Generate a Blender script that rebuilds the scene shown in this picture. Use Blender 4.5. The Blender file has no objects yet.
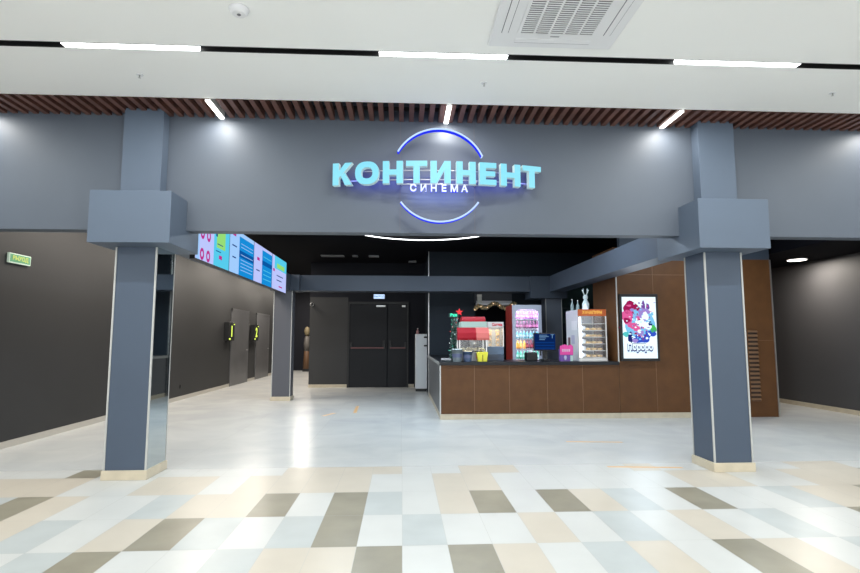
import bpy, bmesh, math, random
from mathutils import Vector, Matrix

random.seed(7)
SC = bpy.context.scene
COL = SC.collection
PI = math.pi

# ------------------------------------------------------------------ camera, world, exposure
cd = bpy.data.cameras.new('camera')
cam = bpy.data.objects.new('camera', cd)
COL.objects.link(cam)
cam.location = (0, 0, 1.357)
cam.rotation_euler = (PI / 2 + 0.0987, 0, -0.0528)
cd.sensor_width = 36.0
cd.lens = 531.0 / 860.0 * 36.0
cd.clip_start = 0.05
cd.clip_end = 200
SC.camera = cam

w = bpy.data.worlds.new('world')
SC.world = w
w.use_nodes = True
w.node_tree.nodes['Background'].inputs[0].default_value = (0.9, 0.95, 1.0, 1)
w.node_tree.nodes['Background'].inputs[1].default_value = 0.3

SC.view_settings.view_transform = 'Standard'
SC.view_settings.look = 'None'
SC.view_settings.exposure = 0.24
SC.view_settings.gamma = 1.0
SC.view_settings.use_curve_mapping = False

STRIP_W = 30.0      # hall strip lights
BAR_W = 7.5
FILL_W = 300.0      # added fill light from an unseen panel behind the camera        # short bars among the slats
HALL_C = (0.97, 1.0, 0.98)


# ------------------------------------------------------------------ materials
def lin(c):
    return tuple((v / 12.92 if v <= 0.04045 else ((v + 0.055) / 1.055) ** 2.4) for v in c)


def rgb(r, g, b):
    return lin((r / 255, g / 255, b / 255))


MATS = {}


def mat(name, col=(0.5, 0.5, 0.5), rough=0.5, metal=0.0, emit=0.0, ecol=None, spec=0.5, vary=0.0, vscale=3.0, bump=0.0, bscale=60.0, coat=0.0):
    if name in MATS:
        return MATS[name]
    m = bpy.data.materials.new(name)
    m.use_nodes = True
    nt = m.node_tree
    b = nt.nodes['Principled BSDF']
    b.inputs['Base Color'].default_value = (*col, 1)
    b.inputs['Roughness'].default_value = rough
    b.inputs['Metallic'].default_value = metal
    b.inputs['Specular IOR Level'].default_value = spec
    b.inputs['Coat Weight'].default_value = coat
    if emit > 0:
        b.inputs['Emission Color'].default_value = (*(ecol or col), 1)
        b.inputs['Emission Strength'].default_value = emit
    if vary > 0 or bump > 0:
        tc = nt.nodes.new('ShaderNodeTexCoord')
        if vary > 0:
            n = nt.nodes.new('ShaderNodeTexNoise')
            n.inputs['Scale'].default_value = vscale
            n.inputs['Detail'].default_value = 5
            nt.links.new(tc.outputs['Object'], n.inputs['Vector'])
            r = nt.nodes.new('ShaderNodeValToRGB')
            r.color_ramp.elements[0].position = 0.3
            r.color_ramp.elements[1].position = 0.7
            r.color_ramp.elements[0].color = (*[c * (1 - vary) for c in col], 1)
            r.color_ramp.elements[1].color = (*[min(1, c * (1 + vary)) for c in col], 1)
            nt.links.new(n.outputs['Fac'], r.inputs['Fac'])
            nt.links.new(r.outputs['Color'], b.inputs['Base Color'])
        if bump > 0:
            n2 = nt.nodes.new('ShaderNodeTexNoise')
            n2.inputs['Scale'].default_value = bscale
            nt.links.new(tc.outputs['Object'], n2.inputs['Vector'])
            bp = nt.nodes.new('ShaderNodeBump')
            bp.inputs['Strength'].default_value = bump
            bp.inputs['Distance'].default_value = 0.01
            nt.links.new(n2.outputs['Fac'], bp.inputs['Height'])
            nt.links.new(bp.outputs['Normal'], b.inputs['Normal'])
    MATS[name] = m
    return m


def glow(name, col, strength=1.0):
    """emission only, for lamps and screens"""
    if name in MATS:
        return MATS[name]
    m = bpy.data.materials.new(name)
    m.use_nodes = True
    nt = m.node_tree
    nt.nodes.clear()
    e = nt.nodes.new('ShaderNodeEmission')
    e.inputs[0].default_value = (*col, 1)
    e.inputs[1].default_value = strength
    o = nt.nodes.new('ShaderNodeOutputMaterial')
    nt.links.new(e.outputs[0], o.inputs[0])
    MATS[name] = m
    return m


def pane_mat(name, tint=(1, 1, 1), gloss=0.03):
    m = bpy.data.materials.new(name)
    m.use_nodes = True
    nt = m.node_tree
    nt.nodes.clear()
    t = nt.nodes.new('ShaderNodeBsdfTransparent')
    t.inputs[0].default_value = (*tint, 1)
    g = nt.nodes.new('ShaderNodeBsdfGlossy')
    g.inputs['Roughness'].default_value = 0.03
    mx = nt.nodes.new('ShaderNodeMixShader')
    mx.inputs[0].default_value = gloss
    o = nt.nodes.new('ShaderNodeOutputMaterial')
    nt.links.new(t.outputs[0], mx.inputs[1])
    nt.links.new(g.outputs[0], mx.inputs[2])
    nt.links.new(mx.outputs[0], o.inputs[0])
    MATS[name] = m
    return m


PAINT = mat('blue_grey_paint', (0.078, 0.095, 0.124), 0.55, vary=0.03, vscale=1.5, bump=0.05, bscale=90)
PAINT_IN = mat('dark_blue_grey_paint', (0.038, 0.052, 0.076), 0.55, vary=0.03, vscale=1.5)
CAPP = mat('lit_capital_paint', (0.086, 0.115, 0.162), 0.5, vary=0.03, vscale=1.5)  # bluish capital colour, brightened for the strip light falling on it
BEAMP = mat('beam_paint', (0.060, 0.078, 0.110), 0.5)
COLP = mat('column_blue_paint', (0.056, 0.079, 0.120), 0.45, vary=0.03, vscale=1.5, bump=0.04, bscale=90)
WALL_WARM = mat('charcoal_wall_paint', (0.021, 0.021, 0.022), 0.6, vary=0.05, vscale=1.2)
WALL_DARK = mat('dark_wall_paint', (0.012, 0.013, 0.019), 0.65, spec=0.2, vary=0.05, vscale=1.2)
KITCH = mat('kitchen_wall_paint', (0.017, 0.025, 0.035), 0.65, spec=0.25)
PASSAGE = mat('passage_wall_paint', (0.066, 0.065, 0.068), 0.6)
BLACK_CEIL = mat('black_ceiling_paint', (0.003, 0.003, 0.005), 0.85, spec=0.1)
WHITE_CEIL = mat('white_ceiling_paint', (0.90, 0.90, 0.885), 0.6, vary=0.015, vscale=0.6)
HALL_WALL = mat('pale_hall_wall_paint', (0.60, 0.62, 0.63), 0.6)
SLAT = mat('red_brown_slat_wood', (0.135, 0.060, 0.045), 0.5, vary=0.25, vscale=4)
BLACK = mat('matt_black', (0.008, 0.008, 0.009), 0.5)
DARKMETAL = mat('dark_metal', (0.03, 0.03, 0.035), 0.4, 0.6)
STEEL = mat('brushed_steel', (0.55, 0.55, 0.54), 0.3, 0.9)
TRIM = mat('pale_corner_trim', (0.48, 0.48, 0.46), 0.35, 0.2)
BASEB = mat('pale_baseboard_stone', (0.46, 0.43, 0.38), 0.35)
STONE = mat('cream_stone', (0.56, 0.49, 0.37), 0.35, vary=0.08, vscale=8)
WHITE = mat('white_enamel', (0.75, 0.77, 0.78), 0.35)
WHITE_PL = mat('white_plastic', (0.78, 0.78, 0.80), 0.4)
GREYLINE = mat('grey_line', (0.10, 0.10, 0.12), 0.5)
RUST = mat('rust_brown_panel', (0.110, 0.045, 0.014), 0.5, spec=0.3, vary=0.12, vscale=5)
RUST_SEAM = mat('rust_panel_seam', (0.19, 0.10, 0.05), 0.5)
WORKTOP = mat('black_worktop', (0.008, 0.009, 0.012), 0.35, spec=0.3)
MIRROR = mat('dark_mirror', (0.66, 0.72, 0.73), 0.03, 1.0)
DOOR_GREY = mat('grey_metal_door', (0.13, 0.13, 0.135), 0.35, 0.2, vary=0.10, vscale=2)
DOOR_DARK = mat('charcoal_door', (0.011, 0.012, 0.015), 0.5, 0.0, spec=0.25, vary=0.05)
RED = mat('red_enamel', (0.50, 0.015, 0.02), 0.35)
GLASS = pane_mat('clear_glass')
L_WHITE = glow('cool_white_light', (0.96, 1.0, 1.0), 6.0)
L_BAR = glow('warm_white_light', (1.0, 0.98, 0.92), 6.0)

# floor tiles: four solid glazed colours
T_WHITE = mat('white_tile', (0.555, 0.562, 0.548), 0.31, spec=0.35, vary=0.03, vscale=3)
T_BEIGE = mat('beige_tile', (0.535, 0.488, 0.415), 0.31, spec=0.35, vary=0.03, vscale=3)
T_BLUE = mat('pale_blue_grey_tile', (0.445, 0.475, 0.475), 0.31, spec=0.35, vary=0.06, vscale=3)
T_TAUPE = mat('taupe_tile', (0.26, 0.24, 0.185), 0.31, spec=0.35, vary=0.12, vscale=3)


def lobby_floor_mat():
    m = bpy.data.materials.new('grey_marbled_tile')
    m.use_nodes = True
    nt = m.node_tree
    b = nt.nodes['Principled BSDF']
    b.inputs['Roughness'].default_value = 0.25
    tc = nt.nodes.new('ShaderNodeTexCoord')
    br = nt.nodes.new('ShaderNodeTexBrick')
    br.offset = 0.0
    br.inputs['Scale'].default_value = 1.0
    br.inputs['Brick Width'].default_value = 1.2
    br.inputs['Row Height'].default_value = 0.626
    br.inputs['Mortar Size'].default_value = 0.003
    br.inputs['Color1'].default_value = (0.60, 0.61, 0.60, 1)
    br.inputs['Color2'].default_value = (0.57, 0.585, 0.585, 1)
    br.inputs['Mortar'].default_value = (0.53, 0.53, 0.52, 1)
    nt.links.new(tc.outputs['Object'], br.inputs['Vector'])
    n = nt.nodes.new('ShaderNodeTexNoise')
    n.inputs['Scale'].default_value = 1.3
    n.inputs['Detail'].default_value = 7
    n.inputs['Distortion'].default_value = 1.0
    nt.links.new(tc.outputs['Object'], n.inputs['Vector'])
    r = nt.nodes.new('ShaderNodeValToRGB')
    r.color_ramp.elements[0].position = 0.35
    r.color_ramp.elements[1].position = 0.65
    r.color_ramp.elements[0].color = (0.93, 0.93, 0.93, 1)
    r.color_ramp.elements[1].color = (1.05, 1.04, 1.02, 1)
    nt.links.new(n.outputs['Fac'], r.inputs['Fac'])
    mx = nt.nodes.new('ShaderNodeMix')
    mx.data_type = 'RGBA'
    mx.blend_type = 'MULTIPLY'
    mx.inputs['Factor'].default_value = 1
    nt.links.new(br.outputs['Color'], mx.inputs['A'])
    nt.links.new(r.outputs['Color'], mx.inputs['B'])
    nt.links.new(mx.outputs['Result'], b.inputs['Base Color'])
    return m


T_LOBBY = lobby_floor_mat()


# ------------------------------------------------------------------ mesh helper
class MB:
    """collects solids; every face remembers its material; build() links ONE mesh object"""

    def __init__(self):
        self.v, self.f, self.m, self.mats, self.smooth = [], [], [], [], []

    def mi(self, m):
        if m not in self.mats:
            self.mats.append(m)
        return self.mats.index(m)

    def add(self, verts, faces, m, smooth=False):
        o = len(self.v)
        self.v += [tuple(p) for p in verts]
        k = self.mi(m)
        for f in faces:
            self.f.append([o + i for i in f])
            self.m.append(k)
            self.smooth.append(smooth)
        return self

    def box(self, x0, x1, y0, y1, z0, z1, m):
        v = [(x0, y0, z0), (x1, y0, z0), (x1, y1, z0), (x0, y1, z0), (x0, y0, z1), (x1, y0, z1), (x1, y1, z1), (x0, y1, z1)]
        f = [(0, 3, 2, 1), (4, 5, 6, 7), (0, 1, 5, 4), (1, 2, 6, 5), (2, 3, 7, 6), (3, 0, 4, 7)]
        return self.add(v, f, m)

    def prism(self, pts, y0, y1, m):
        """pts (x,z) counter-clockwise seen from -y, extruded in y"""
        n = len(pts)
        v = [(x, y0, z) for x, z in pts] + [(x, y1, z) for x, z in pts]
        f = [tuple(range(n)), tuple(range(2 * n - 1, n - 1, -1))]
        f += [(i, i + n, (i + 1) % n + n, (i + 1) % n) for i in range(n)]
        return self.add(v, f, m)

    def lathe(self, prof, m, c=(0, 0, 0), n=20, axis='z', smooth=True, cap=True):
        """prof: list of (r, h) going up"""
        v, f = [], []
        for r, h in prof:
            for i in range(n):
                a = 2 * PI * i / n
                p = (r * math.cos(a), r * math.sin(a), h)
                if axis == 'y':
                    p = (p[0], h, -p[1])
                elif axis == 'x':
                    p = (h, p[0], p[1])
                v.append((c[0] + p[0], c[1] + p[1], c[2] + p[2]))
        for k in range(len(prof) - 1):
            for i in range(n):
                j = (i + 1) % n
                f.append((k * n + i, k * n + j, (k + 1) * n + j, (k + 1) * n + i))
        self.add(v, f, m, smooth)
        if cap:
            o = len(self.v) - len(v)
            k = self.mi(m)
            self.f.append([o + i for i in range(n)][::-1]); self.m.append(k); self.smooth.append(False)
            self.f.append([o + (len(prof) - 1) * n + i for i in range(n)]); self.m.append(k); self.smooth.append(False)
        return self

    def tube(self, pts, r, m, n=8, closed=False):
        pts = [Vector(p) for p in pts]
        v, f = [], []
        N = len(pts)
        for i, p in enumerate(pts):
            a = pts[(i - 1) % N] if (i > 0 or closed) else p
            b = pts[(i + 1) % N] if (i < N - 1 or closed) else p
            t = (b - a).normalized()
            up = Vector((0, 0, 1)) if abs(t.z) < 0.9 else Vector((1, 0, 0))
            s = t.cross(up).normalized()
            u = s.cross(t).normalized()
            for k in range(n):
                an = 2 * PI * k / n
                v.append(tuple(p + r * (math.cos(an) * s + math.sin(an) * u)))
        for i in range(N if closed else N - 1):
            j = (i + 1) % N
            for k in range(n):
                l = (k + 1) % n
                f.append((i * n + k, j * n + k, j * n + l, i * n + l))
        if not closed:
            f.append(tuple(range(n))); f.append(tuple((N - 1) * n + k for k in reversed(range(n))))
        return self.add(v, f, m, True)

    def text(self, s, size, m, origin, xdir=(1, 0, 0), ydir=(0, 0, 1), bold=0.0, depth=0.002, align='CENTER', fit=None):
        c = bpy.data.curves.new('text', 'FONT')
        c.body = s
        c.size = size
        c.offset = bold
        c.extrude = depth / 2
        c.align_x = align
        c.align_y = 'CENTER'
        c.resolution_u = 3
        o = bpy.data.objects.new('text', c)
        COL.objects.link(o)
        dg = bpy.context.evaluated_depsgraph_get()
        me = bpy.data.meshes.new_from_object(o.evaluated_get(dg))
        X, Y = Vector(xdir), Vector(ydir)
        Z = X.cross(Y)
        sx = 1.0
        if fit:
            xs = [q.co.x for q in me.vertices]
            sx = fit / max(1e-6, max(xs) - min(xs))
        vs = [tuple(Vector(origin) + X * q.co.x * sx + Y * q.co.y + Z * q.co.z) for q in me.vertices]
        self.add(vs, [tuple(p.vertices) for p in me.polygons], m)
        bpy.data.objects.remove(o)
        bpy.data.curves.remove(c)
        bpy.data.meshes.remove(me)
        return self

    def xf(self, M):
        self.v = [tuple(M @ Vector(p)) for p in self.v]
        return self

    def build(self, name, parent=None, loc=None, bevel=0.0, seg=2):
        me = bpy.data.meshes.new(name)
        me.from_pydata(self.v, [], self.f)
        for m in self.mats:
            me.materials.append(m)
        for p, k, s in zip(me.polygons, self.m, self.smooth):
            p.material_index = k
            p.use_smooth = s
        me.update()
        o = bpy.data.objects.new(name, me)
        COL.objects.link(o)
        if parent is not None:
            o.parent = parent
        if loc:
            o.location = loc
        if bevel > 0:
            b = o.modifiers.new('bevel', 'BEVEL')
            b.width = bevel
            b.segments = seg
            b.limit_method = 'ANGLE'
        return o


def thing(name, label, cat, loc=(0, 0, 0), rz=0, group=None):
    o = bpy.data.objects.new(name, None)
    COL.objects.link(o)
    o.empty_display_size = 0.1
    o.location = loc
    o.rotation_euler = (0, 0, rz)
    o['label'] = label
    o['category'] = cat
    if group:
        o['group'] = group
    return o


def tag(o, label, cat, group=None):
    o['label'] = label
    o['category'] = cat
    if group:
        o['group'] = group
    return o


def struct(o, label=None):
    o['kind'] = 'structure'
    if label:
        o['label'] = label
    return o


def copy_tree(o, parent=None):
    c = o.copy()
    COL.objects.link(c)
    if parent is not None:
        c.parent = parent
    for ch in list(o.children):
        if ch.type != 'LIGHT':
            copy_tree(ch, c)
    return c


def area(name, loc, sx, sy, power, col=(1, 1, 1), rot=(0, 0, 0), parent=None, spread=None):
    l = bpy.data.lights.new(name, 'AREA')
    l.shape = 'RECTANGLE'
    l.size, l.size_y = sx, sy
    l.energy = power
    l.color = col
    if spread:
        l.spread = spread
    o = bpy.data.objects.new(name, l)
    COL.objects.link(o)
    o.location = loc
    o.rotation_euler = rot
    if parent is not None:
        o.parent = parent
    return o


def spot(name, loc, power, col, angle, blend=0.6, rot=(0, 0, 0), parent=None, r=0.05):
    l = bpy.data.lights.new(name, 'SPOT')
    l.energy = power
    l.color = col
    l.spot_size = angle
    l.spot_blend = blend
    l.shadow_soft_size = r
    o = bpy.data.objects.new(name, l)
    COL.objects.link(o)
    o.location = loc
    o.rotation_euler = rot
    if parent is not None:
        o.parent = parent
    return o


# ------------------------------------------------------------------ the setting
CZ = 3.72            # hall ceiling
YC = 9.15            # face of the snack counter and the rust brown wall
YF = 5.59            # frieze face
YB = 5.86            # where the coloured floor border ends
TY, Y0 = 0.626, 4.912

# coloured tile floor: rows counted towards the camera, c = column of 0.3 m
ROWS = {
    -1: (-9, 'WWWWWBBBBWWBBWWWWBWWWWWBBWWWBW'),
    0: (-14, 'WBBBWWBBWBBBBWWBBWWWWWWBBWWWBBWW'),
    1: (-14, 'WBTWTBWWUBBTWTUWBTWTBUWTWWUBBTWB'),
    2: (-14, 'BWBBUWBTUWUTWUWWBWUWBWUWWTBWWUB'),
    3: (-10, 'WBUTWWUBBTWTBWUBWTBWUBTWUWB'),
}
# explicit rows read from the floor: index 0 of the string is column 'start'
ROWS[1] = (-14, 'WBUTBWWUBBTWTU' + 'WBTWTBUWTWWUBBT')
ROWS[2] = (-14, 'WUBBBUWBTUWUTW' + 'UWWBWUWBWUWWT')
ROWS[3] = (-10, 'WWUTWWUBBT' + 'WTBWUBWTBWU')
ROWS[0] = (-14, 'WBBBWWBBWBBBBW' + 'WBBWWWWWWBBWWBBB')
TM = {'W': T_WHITE, 'B': T_BEIGE, 'U': T_BLUE, 'T': T_TAUPE}
fl = MB()
rnd = random.Random(3)
for r in range(-1, 20):
    y1 = Y0 - (r - 1) * TY if r >= 0 else YB
    y0 = Y0 - r * TY
    if r == -1:
        y0 = Y0 + TY
    elif r == 0:
        y1, y0 = Y0 + TY, Y0
    st, s = ROWS.get(r, (0, ''))
    for c in range(-31, 38):
        k = c - st
        ch = s[k] if 0 <= k < len(s) else rnd.choice('WWWWBBUUT')
        x0 = 0.3 * c + 0.01
        fl.add([(x0 + 0.0012, y0 + 0.0012, 0), (x0 + 0.2988, y0 + 0.0012, 0), (x0 + 0.2988, y1 - 0.0012, 0), (x0 + 0.0012, y1 - 0.0012, 0)], [(0, 1, 2, 3)], TM[ch])
fl.box(-9.3, 11.4, -7.05, YB, -0.12, -0.001, mat('grout', (0.47, 0.47, 0.45), 0.7))
struct(fl.build('floor'), 'glossy floor of white beige blue grey and taupe oblong tiles')
lf = MB().add([(-9.3, YB, 0), (11.4, YB, 0), (11.4, 26, 0), (-9.3, 26, 0)], [(0, 1, 2, 3)], T_LOBBY)
lf.box(-9.3, 11.4, YB, 26, -0.12, -0.01, T_LOBBY)
struct(lf.build('floor'), 'glossy grey marbled tile floor of the cinema lobby')

# white hall ceiling with a recessed black slot
c_ = MB()
c_.box(-9.3, 11.4, -7.0, 4.177, CZ, CZ + 0.2, WHITE_CEIL)
c_.box(-9.3, 11.4, 4.262, 5.14, CZ, CZ + 0.2, WHITE_CEIL)
c_.box(-9.3, 11.4, 4.177, 4.262, CZ + 0.06, CZ + 0.2, BLACK)
struct(c_.build('ceiling'), 'smooth white hall ceiling with a narrow black slot')
for (x0, x1) in ((-9.3, 11.4),):
    t = MB()
    t.box(x0, x1, 4.177, 4.184, CZ - 0.002, CZ + 0.06, BLACK)
    t.box(x0, x1, 4.255, 4.262, CZ - 0.002, CZ + 0.06, BLACK)
    struct(t.build('trim_1'), 'black edges of the ceiling slot')

# slatted strip
s_ = MB()
x = -9.2
while x < 11.3:
    s_.box(x, x + 0.050, 5.145, YF, CZ - 0.005, CZ + 0.085, SLAT)
    x += 0.1065
for yy in (5.25, 5.5):
    s_.box(-9.3, 11.4, yy, yy + 0.03, CZ + 0.085, CZ + 0.12, BLACK)
s_.box(-9.3, 11.4, 5.14, YF + 0.2, CZ + 0.30, CZ + 0.34, BLACK)
struct(s_.build('ceiling'), 'narrow ceiling band of red brown wooden slats')

# frieze
fz = MB()
fz.box(-9.3, 11.4, YF, YF + 0.16, 2.485, CZ + 0.30, PAINT)
struct(fz.build('wall_frieze'), 'blue grey painted bulkhead over the cinema entrance')
sm = MB()
for sx in (-0.03, 0.775):
    sm.box(sx, sx + 0.007, YF - 0.003, YF, 2.495, CZ + 0.08, GREYLINE)
struct(sm.build('trim_2'), 'thin upright seams of the bulkhead')

# hall shell behind the camera
struct(MB().box(-9.4, -9.3, -7.0, 5.7, 0, CZ, HALL_WALL).build('wall_hall_left'))
struct(MB().box(11.4, 11.5, -7.0, 5.7, 0, CZ, HALL_WALL).build('wall_hall_right'))
struct(MB().box(-9.4, 11.5, -7.1, -7.0, 0, CZ, HALL_WALL).build('wall_hall_back'))

fr_ = MB()
fr_.box(-8.0, 10.0, -6.99, -6.97, 0.35, 3.45, glow('fill_panel_glow', (0.92, 0.96, 1.0), 1.2))  # unseen glowing panel, added to lift the white ceiling
for q in range(10):
    fr_.box(-8.03 + q * 2.0, -7.97 + q * 2.0, -6.97, -6.90, 0.3, 3.5, STEEL)
fr_.box(-8.03, 10.03, -6.97, -6.90, 3.45, 3.52, STEEL)
fr_.box(-8.03, 10.03, -6.97, -6.90, 0.28, 0.35, STEEL)
struct(fr_.build('added_fill_panel'), 'unseen glowing panel added behind the viewer to brighten the hall')
area('hall_fill_lamp', (1.0, -6.85, 1.9), 17.5, 3.0, FILL_W, (0.95, 0.98, 1.0), (PI / 2, 0, 0))  # added fill lamp in front of the glowing panel

# lobby shell
XL = -4.95
struct(MB().box(XL - 0.15, XL, YF + 0.13, 24.0, 0, 3.6, WALL_WARM).build('wall_left'), 'charcoal wall running down the left of the lobby')
struct(MB().box(XL, XL + 0.015, YF + 0.19, 15.70, 0, 0.085, BASEB).build('baseboard_left'))
struct(MB().box(XL - 0.1, 3.6, 23.6, 23.7, 0, 3.6, WALL_DARK).build('wall_corridor_end'))
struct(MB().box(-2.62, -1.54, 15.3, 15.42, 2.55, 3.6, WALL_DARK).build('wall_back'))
struct(MB().box(-2.62, -1.54, 15.3, 15.42, 0, 2.55, mat('lit_wall_paint', (0.032, 0.032, 0.033), 0.6)).build('wall_back'), 'charcoal wall left of the double door')  # lighter tone painted where aisle light falls on the back wall
struct(MB().box(-1.54, 0.77, 15.3, 15.42, 0, 3.6, WALL_DARK).build('wall_back'), 'charcoal back wall of the lobby around the double door')
struct(MB().box(-2.62, -1.53, 15.285, 15.3, 0, 0.085, STONE).build('baseboard_back'))
struct(MB().box(0.17, 0.35, 15.285, 15.3, 0, 0.085, STONE).build('baseboard_back'))
struct(MB().box(-2.62, -2.50, 15.42, 23.6, 0, 3.6, WALL_WARM).build('wall_corridor_right'))
struct(MB().box(XL - 0.1, 6.61, YF + 0.12, 24.0, 3.55, 3.6, BLACK_CEIL).build('ceiling'), 'black ceiling over the cinema lobby')
struct(MB().box(6.70, 8.6, YF + 0.12, 14.2, 2.90, 3.60, BLACK_CEIL).build('ceiling'), 'low black ceiling over the right passage')
struct(MB().box(8.15, 8.6, YF + 0.12, 14.2, 0, 2.90, PASSAGE).build('wall_right'), 'charcoal wall of the right passage')
struct(MB().box(8.135, 8.15, YF + 0.13, 14.1, 0, 0.085, STONE).build('baseboard_right'))
struct(MB().box(6.72, 8.6, 14.1, 14.2, 0, 2.90, PASSAGE).build('wall_passage_end'))
# outer masks beyond the lobby sides (the hall's front wall continues)
struct(MB().box(-9.3, XL - 0.15, YF + 0.02, YF + 0.13, 0, 2.50, PAINT).build('wall_front_left'))
struct(MB().box(8.6, 11.4, YF + 0.02, YF + 0.13, 0, 2.50, PAINT).build('wall_front_right'))

# kitchen walls
k = MB()
k.box(0.67, 1.83, 13.2, 13.3, 0, 3.55, KITCH)
k.box(2.70, 6.61, 13.2, 13.3, 0, 3.55, KITCH)
k.box(1.83, 2.70, 13.2, 13.3, 2.16, 3.55, KITCH)
struct(k.build('wall_kitchen'), 'dark slate wall behind the snack bar')
struct(MB().box(0.67, 0.77, 13.3, 15.3, 0, 3.55, KITCH).build('wall_kitchen_side'))
struct(MB().box(0.655, 0.675, 13.18, 13.2, 0, 3.55, STEEL).build('trim_3'), 'thin metal strip on the wall corner')
struct(MB().box(0.77, 6.61, 15.3, 15.4, 0, 3.55, WALL_DARK).build('wall_back'))
struct(MB().box(1.80, 2.73, 13.05, 13.2, 2.26, 2.72, mat('grey_panel', (0.055, 0.062, 0.078), 0.5)).build('trim_4'), 'grey boxed panel over the kitchen opening')

# rust brown block with the poster
b = MB()
b.box(3.78, 6.61, YC, YC + 0.08, 0, 2.78, RUST)
b.box(6.53, 6.61, YC + 0.08, 14.1, 0, 2.90, RUST)
for xs in (4.44, 5.10, 5.75):
    b.box(xs - 0.004, xs + 0.004, YC - 0.0025, YC, 0.09 if xs < 5.2 else 0, 2.78, RUST_SEAM)
b.box(3.79, 6.10, YC - 0.0025, YC, 2.490, 2.498, RUST_SEAM)
b.box(6.06, 6.60, YC - 0.0025, YC, 1.33, 1.336, RUST_SEAM)
struct(b.build('wall_rust_front'), 'rust brown panelled wall holding the lit poster')
struct(MB().box(3.78, 3.86, YC + 0.08, 10.30, 0, 3.0, RUST).build('wall_rust_return'))
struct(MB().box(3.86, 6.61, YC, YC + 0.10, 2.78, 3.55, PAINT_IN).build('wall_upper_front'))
struct(MB().box(3.765, 3.785, YC - 0.015, YC, 0.95, 2.55, STEEL).build('trim_5'), 'steel strip up the corner of the rust brown wall')
struct(MB().box(6.605, 6.625, YC - 0.015, YC, 0, 2.78, STEEL).build('trim_6'), 'steel strip at the right end of the rust brown wall')
struct(MB().box(3.78, 5.30, YC - 0.015, YC, 0, 0.09, STONE).build('baseboard_right'))

# beams
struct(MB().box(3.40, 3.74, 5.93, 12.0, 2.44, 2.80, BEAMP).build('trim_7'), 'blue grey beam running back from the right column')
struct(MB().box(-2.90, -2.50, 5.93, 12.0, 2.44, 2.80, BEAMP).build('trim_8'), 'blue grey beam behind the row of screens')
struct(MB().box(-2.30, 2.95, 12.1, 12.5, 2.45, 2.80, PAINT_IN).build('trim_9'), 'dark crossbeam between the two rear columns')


# ------------------------------------------------------------------ columns
def column(label, x0, x1, y0, y1, capx, capy, upper, mirror=False, trims=(), m=COLP, capm=CAPP, z1=2.285):
    cx, cy = (x0 + x1) / 2, (y0 + y1) / 2
    t = thing('column', label, 'column', (cx, cy, 0), 0, None)
    X0, X1, Y0_, Y1_ = x0 - cx, x1 - cx, y0 - cy, y1 - cy
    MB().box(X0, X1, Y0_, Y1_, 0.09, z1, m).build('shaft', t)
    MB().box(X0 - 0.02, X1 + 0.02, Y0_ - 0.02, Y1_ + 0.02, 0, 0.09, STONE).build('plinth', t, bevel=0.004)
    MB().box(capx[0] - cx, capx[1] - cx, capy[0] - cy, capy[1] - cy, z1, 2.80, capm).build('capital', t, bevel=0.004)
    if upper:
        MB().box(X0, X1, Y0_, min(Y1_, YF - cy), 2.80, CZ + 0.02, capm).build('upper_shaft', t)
    for (sx, sy) in trims:
        px = X0 if sx < 0 else X1
        py = Y0_ if sy < 0 else Y1_
        MB().box(px - 0.008, px + 0.008, py - 0.008, py + 0.008, 0.09, z1 - 0.005, TRIM).build('corner_trim', t)
    if mirror:
        MB().box(X1, X1 + 0.006, Y0_ + 0.013, Y1_ - 0.013, 0.09, z1, MIRROR).build('mirror_panel', t)
    return t


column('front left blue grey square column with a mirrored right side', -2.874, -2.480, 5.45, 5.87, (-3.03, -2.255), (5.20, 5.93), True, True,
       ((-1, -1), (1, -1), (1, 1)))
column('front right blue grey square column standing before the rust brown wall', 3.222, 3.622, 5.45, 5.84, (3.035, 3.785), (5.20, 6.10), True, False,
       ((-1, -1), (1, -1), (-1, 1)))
column('slim dark rear column beyond the hanging screens', -2.870, -2.470, 12.07, 12.42, (-2.95, -2.30), (12.0, 12.5), False, False,
       ((-1, -1), (1, -1)), m=mat('rear_column_paint', (0.085, 0.088, 0.105), 0.5), capm=PAINT_IN, z1=2.44)
column('grey rear column between the drinks fridge and the pastry display', 3.32, 3.69, 12.1, 12.5, (2.95, 3.80), (12.0, 12.6), False, False,
       ((-1, -1), (1, -1)), m=mat('slate_column_paint', (0.10, 0.115, 0.145), 0.5), capm=PAINT_IN, z1=2.29)


# ------------------------------------------------------------------ hall lights
def strip(x0, x1, y, label, power=STRIP_W, group='linear ceiling lights of the hall'):
    t = thing('linear_ceiling_light', label, 'ceiling light', ((x0 + x1) / 2, y, CZ), 0, group)
    h = (x1 - x0) / 2
    MB().box(-h, h, -0.034, 0.034, -0.004, 0.03, L_WHITE).build('diffuser', t)
    MB().box(-h, h, -0.037, 0.037, 0.031, 0.05, WHITE).build('housing', t)
    area('lamp', (0, 0, -0.01), x1 - x0, 0.07, power, HALL_C, parent=t)
    return t


strip(-2.74, -1.67, 4.2195, 'leftmost of the three long bright strip lights in the black slot')
strip(-0.20, 0.875, 4.2195, 'middle one of the three long bright strip lights in the black slot')
strip(2.335, 3.42, 4.2195, 'rightmost of the three long bright strip lights in the black slot')
for xx in (-5.29, 4.87, 7.4):
    strip(xx, xx + 1.09, 4.2195, 'long bright strip light in the black slot outside the view', STRIP_W)
for yy in (0.6, -3.0):  # unseen rows added to light the columns from the front
    for i in range(6):
        xx = -6.5 + i * 2.9
        t = strip(xx, xx + 1.2, yy, 'long strip light added behind the viewer to light the column fronts', STRIP_W)
        t.location.z = CZ - 0.055

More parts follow.
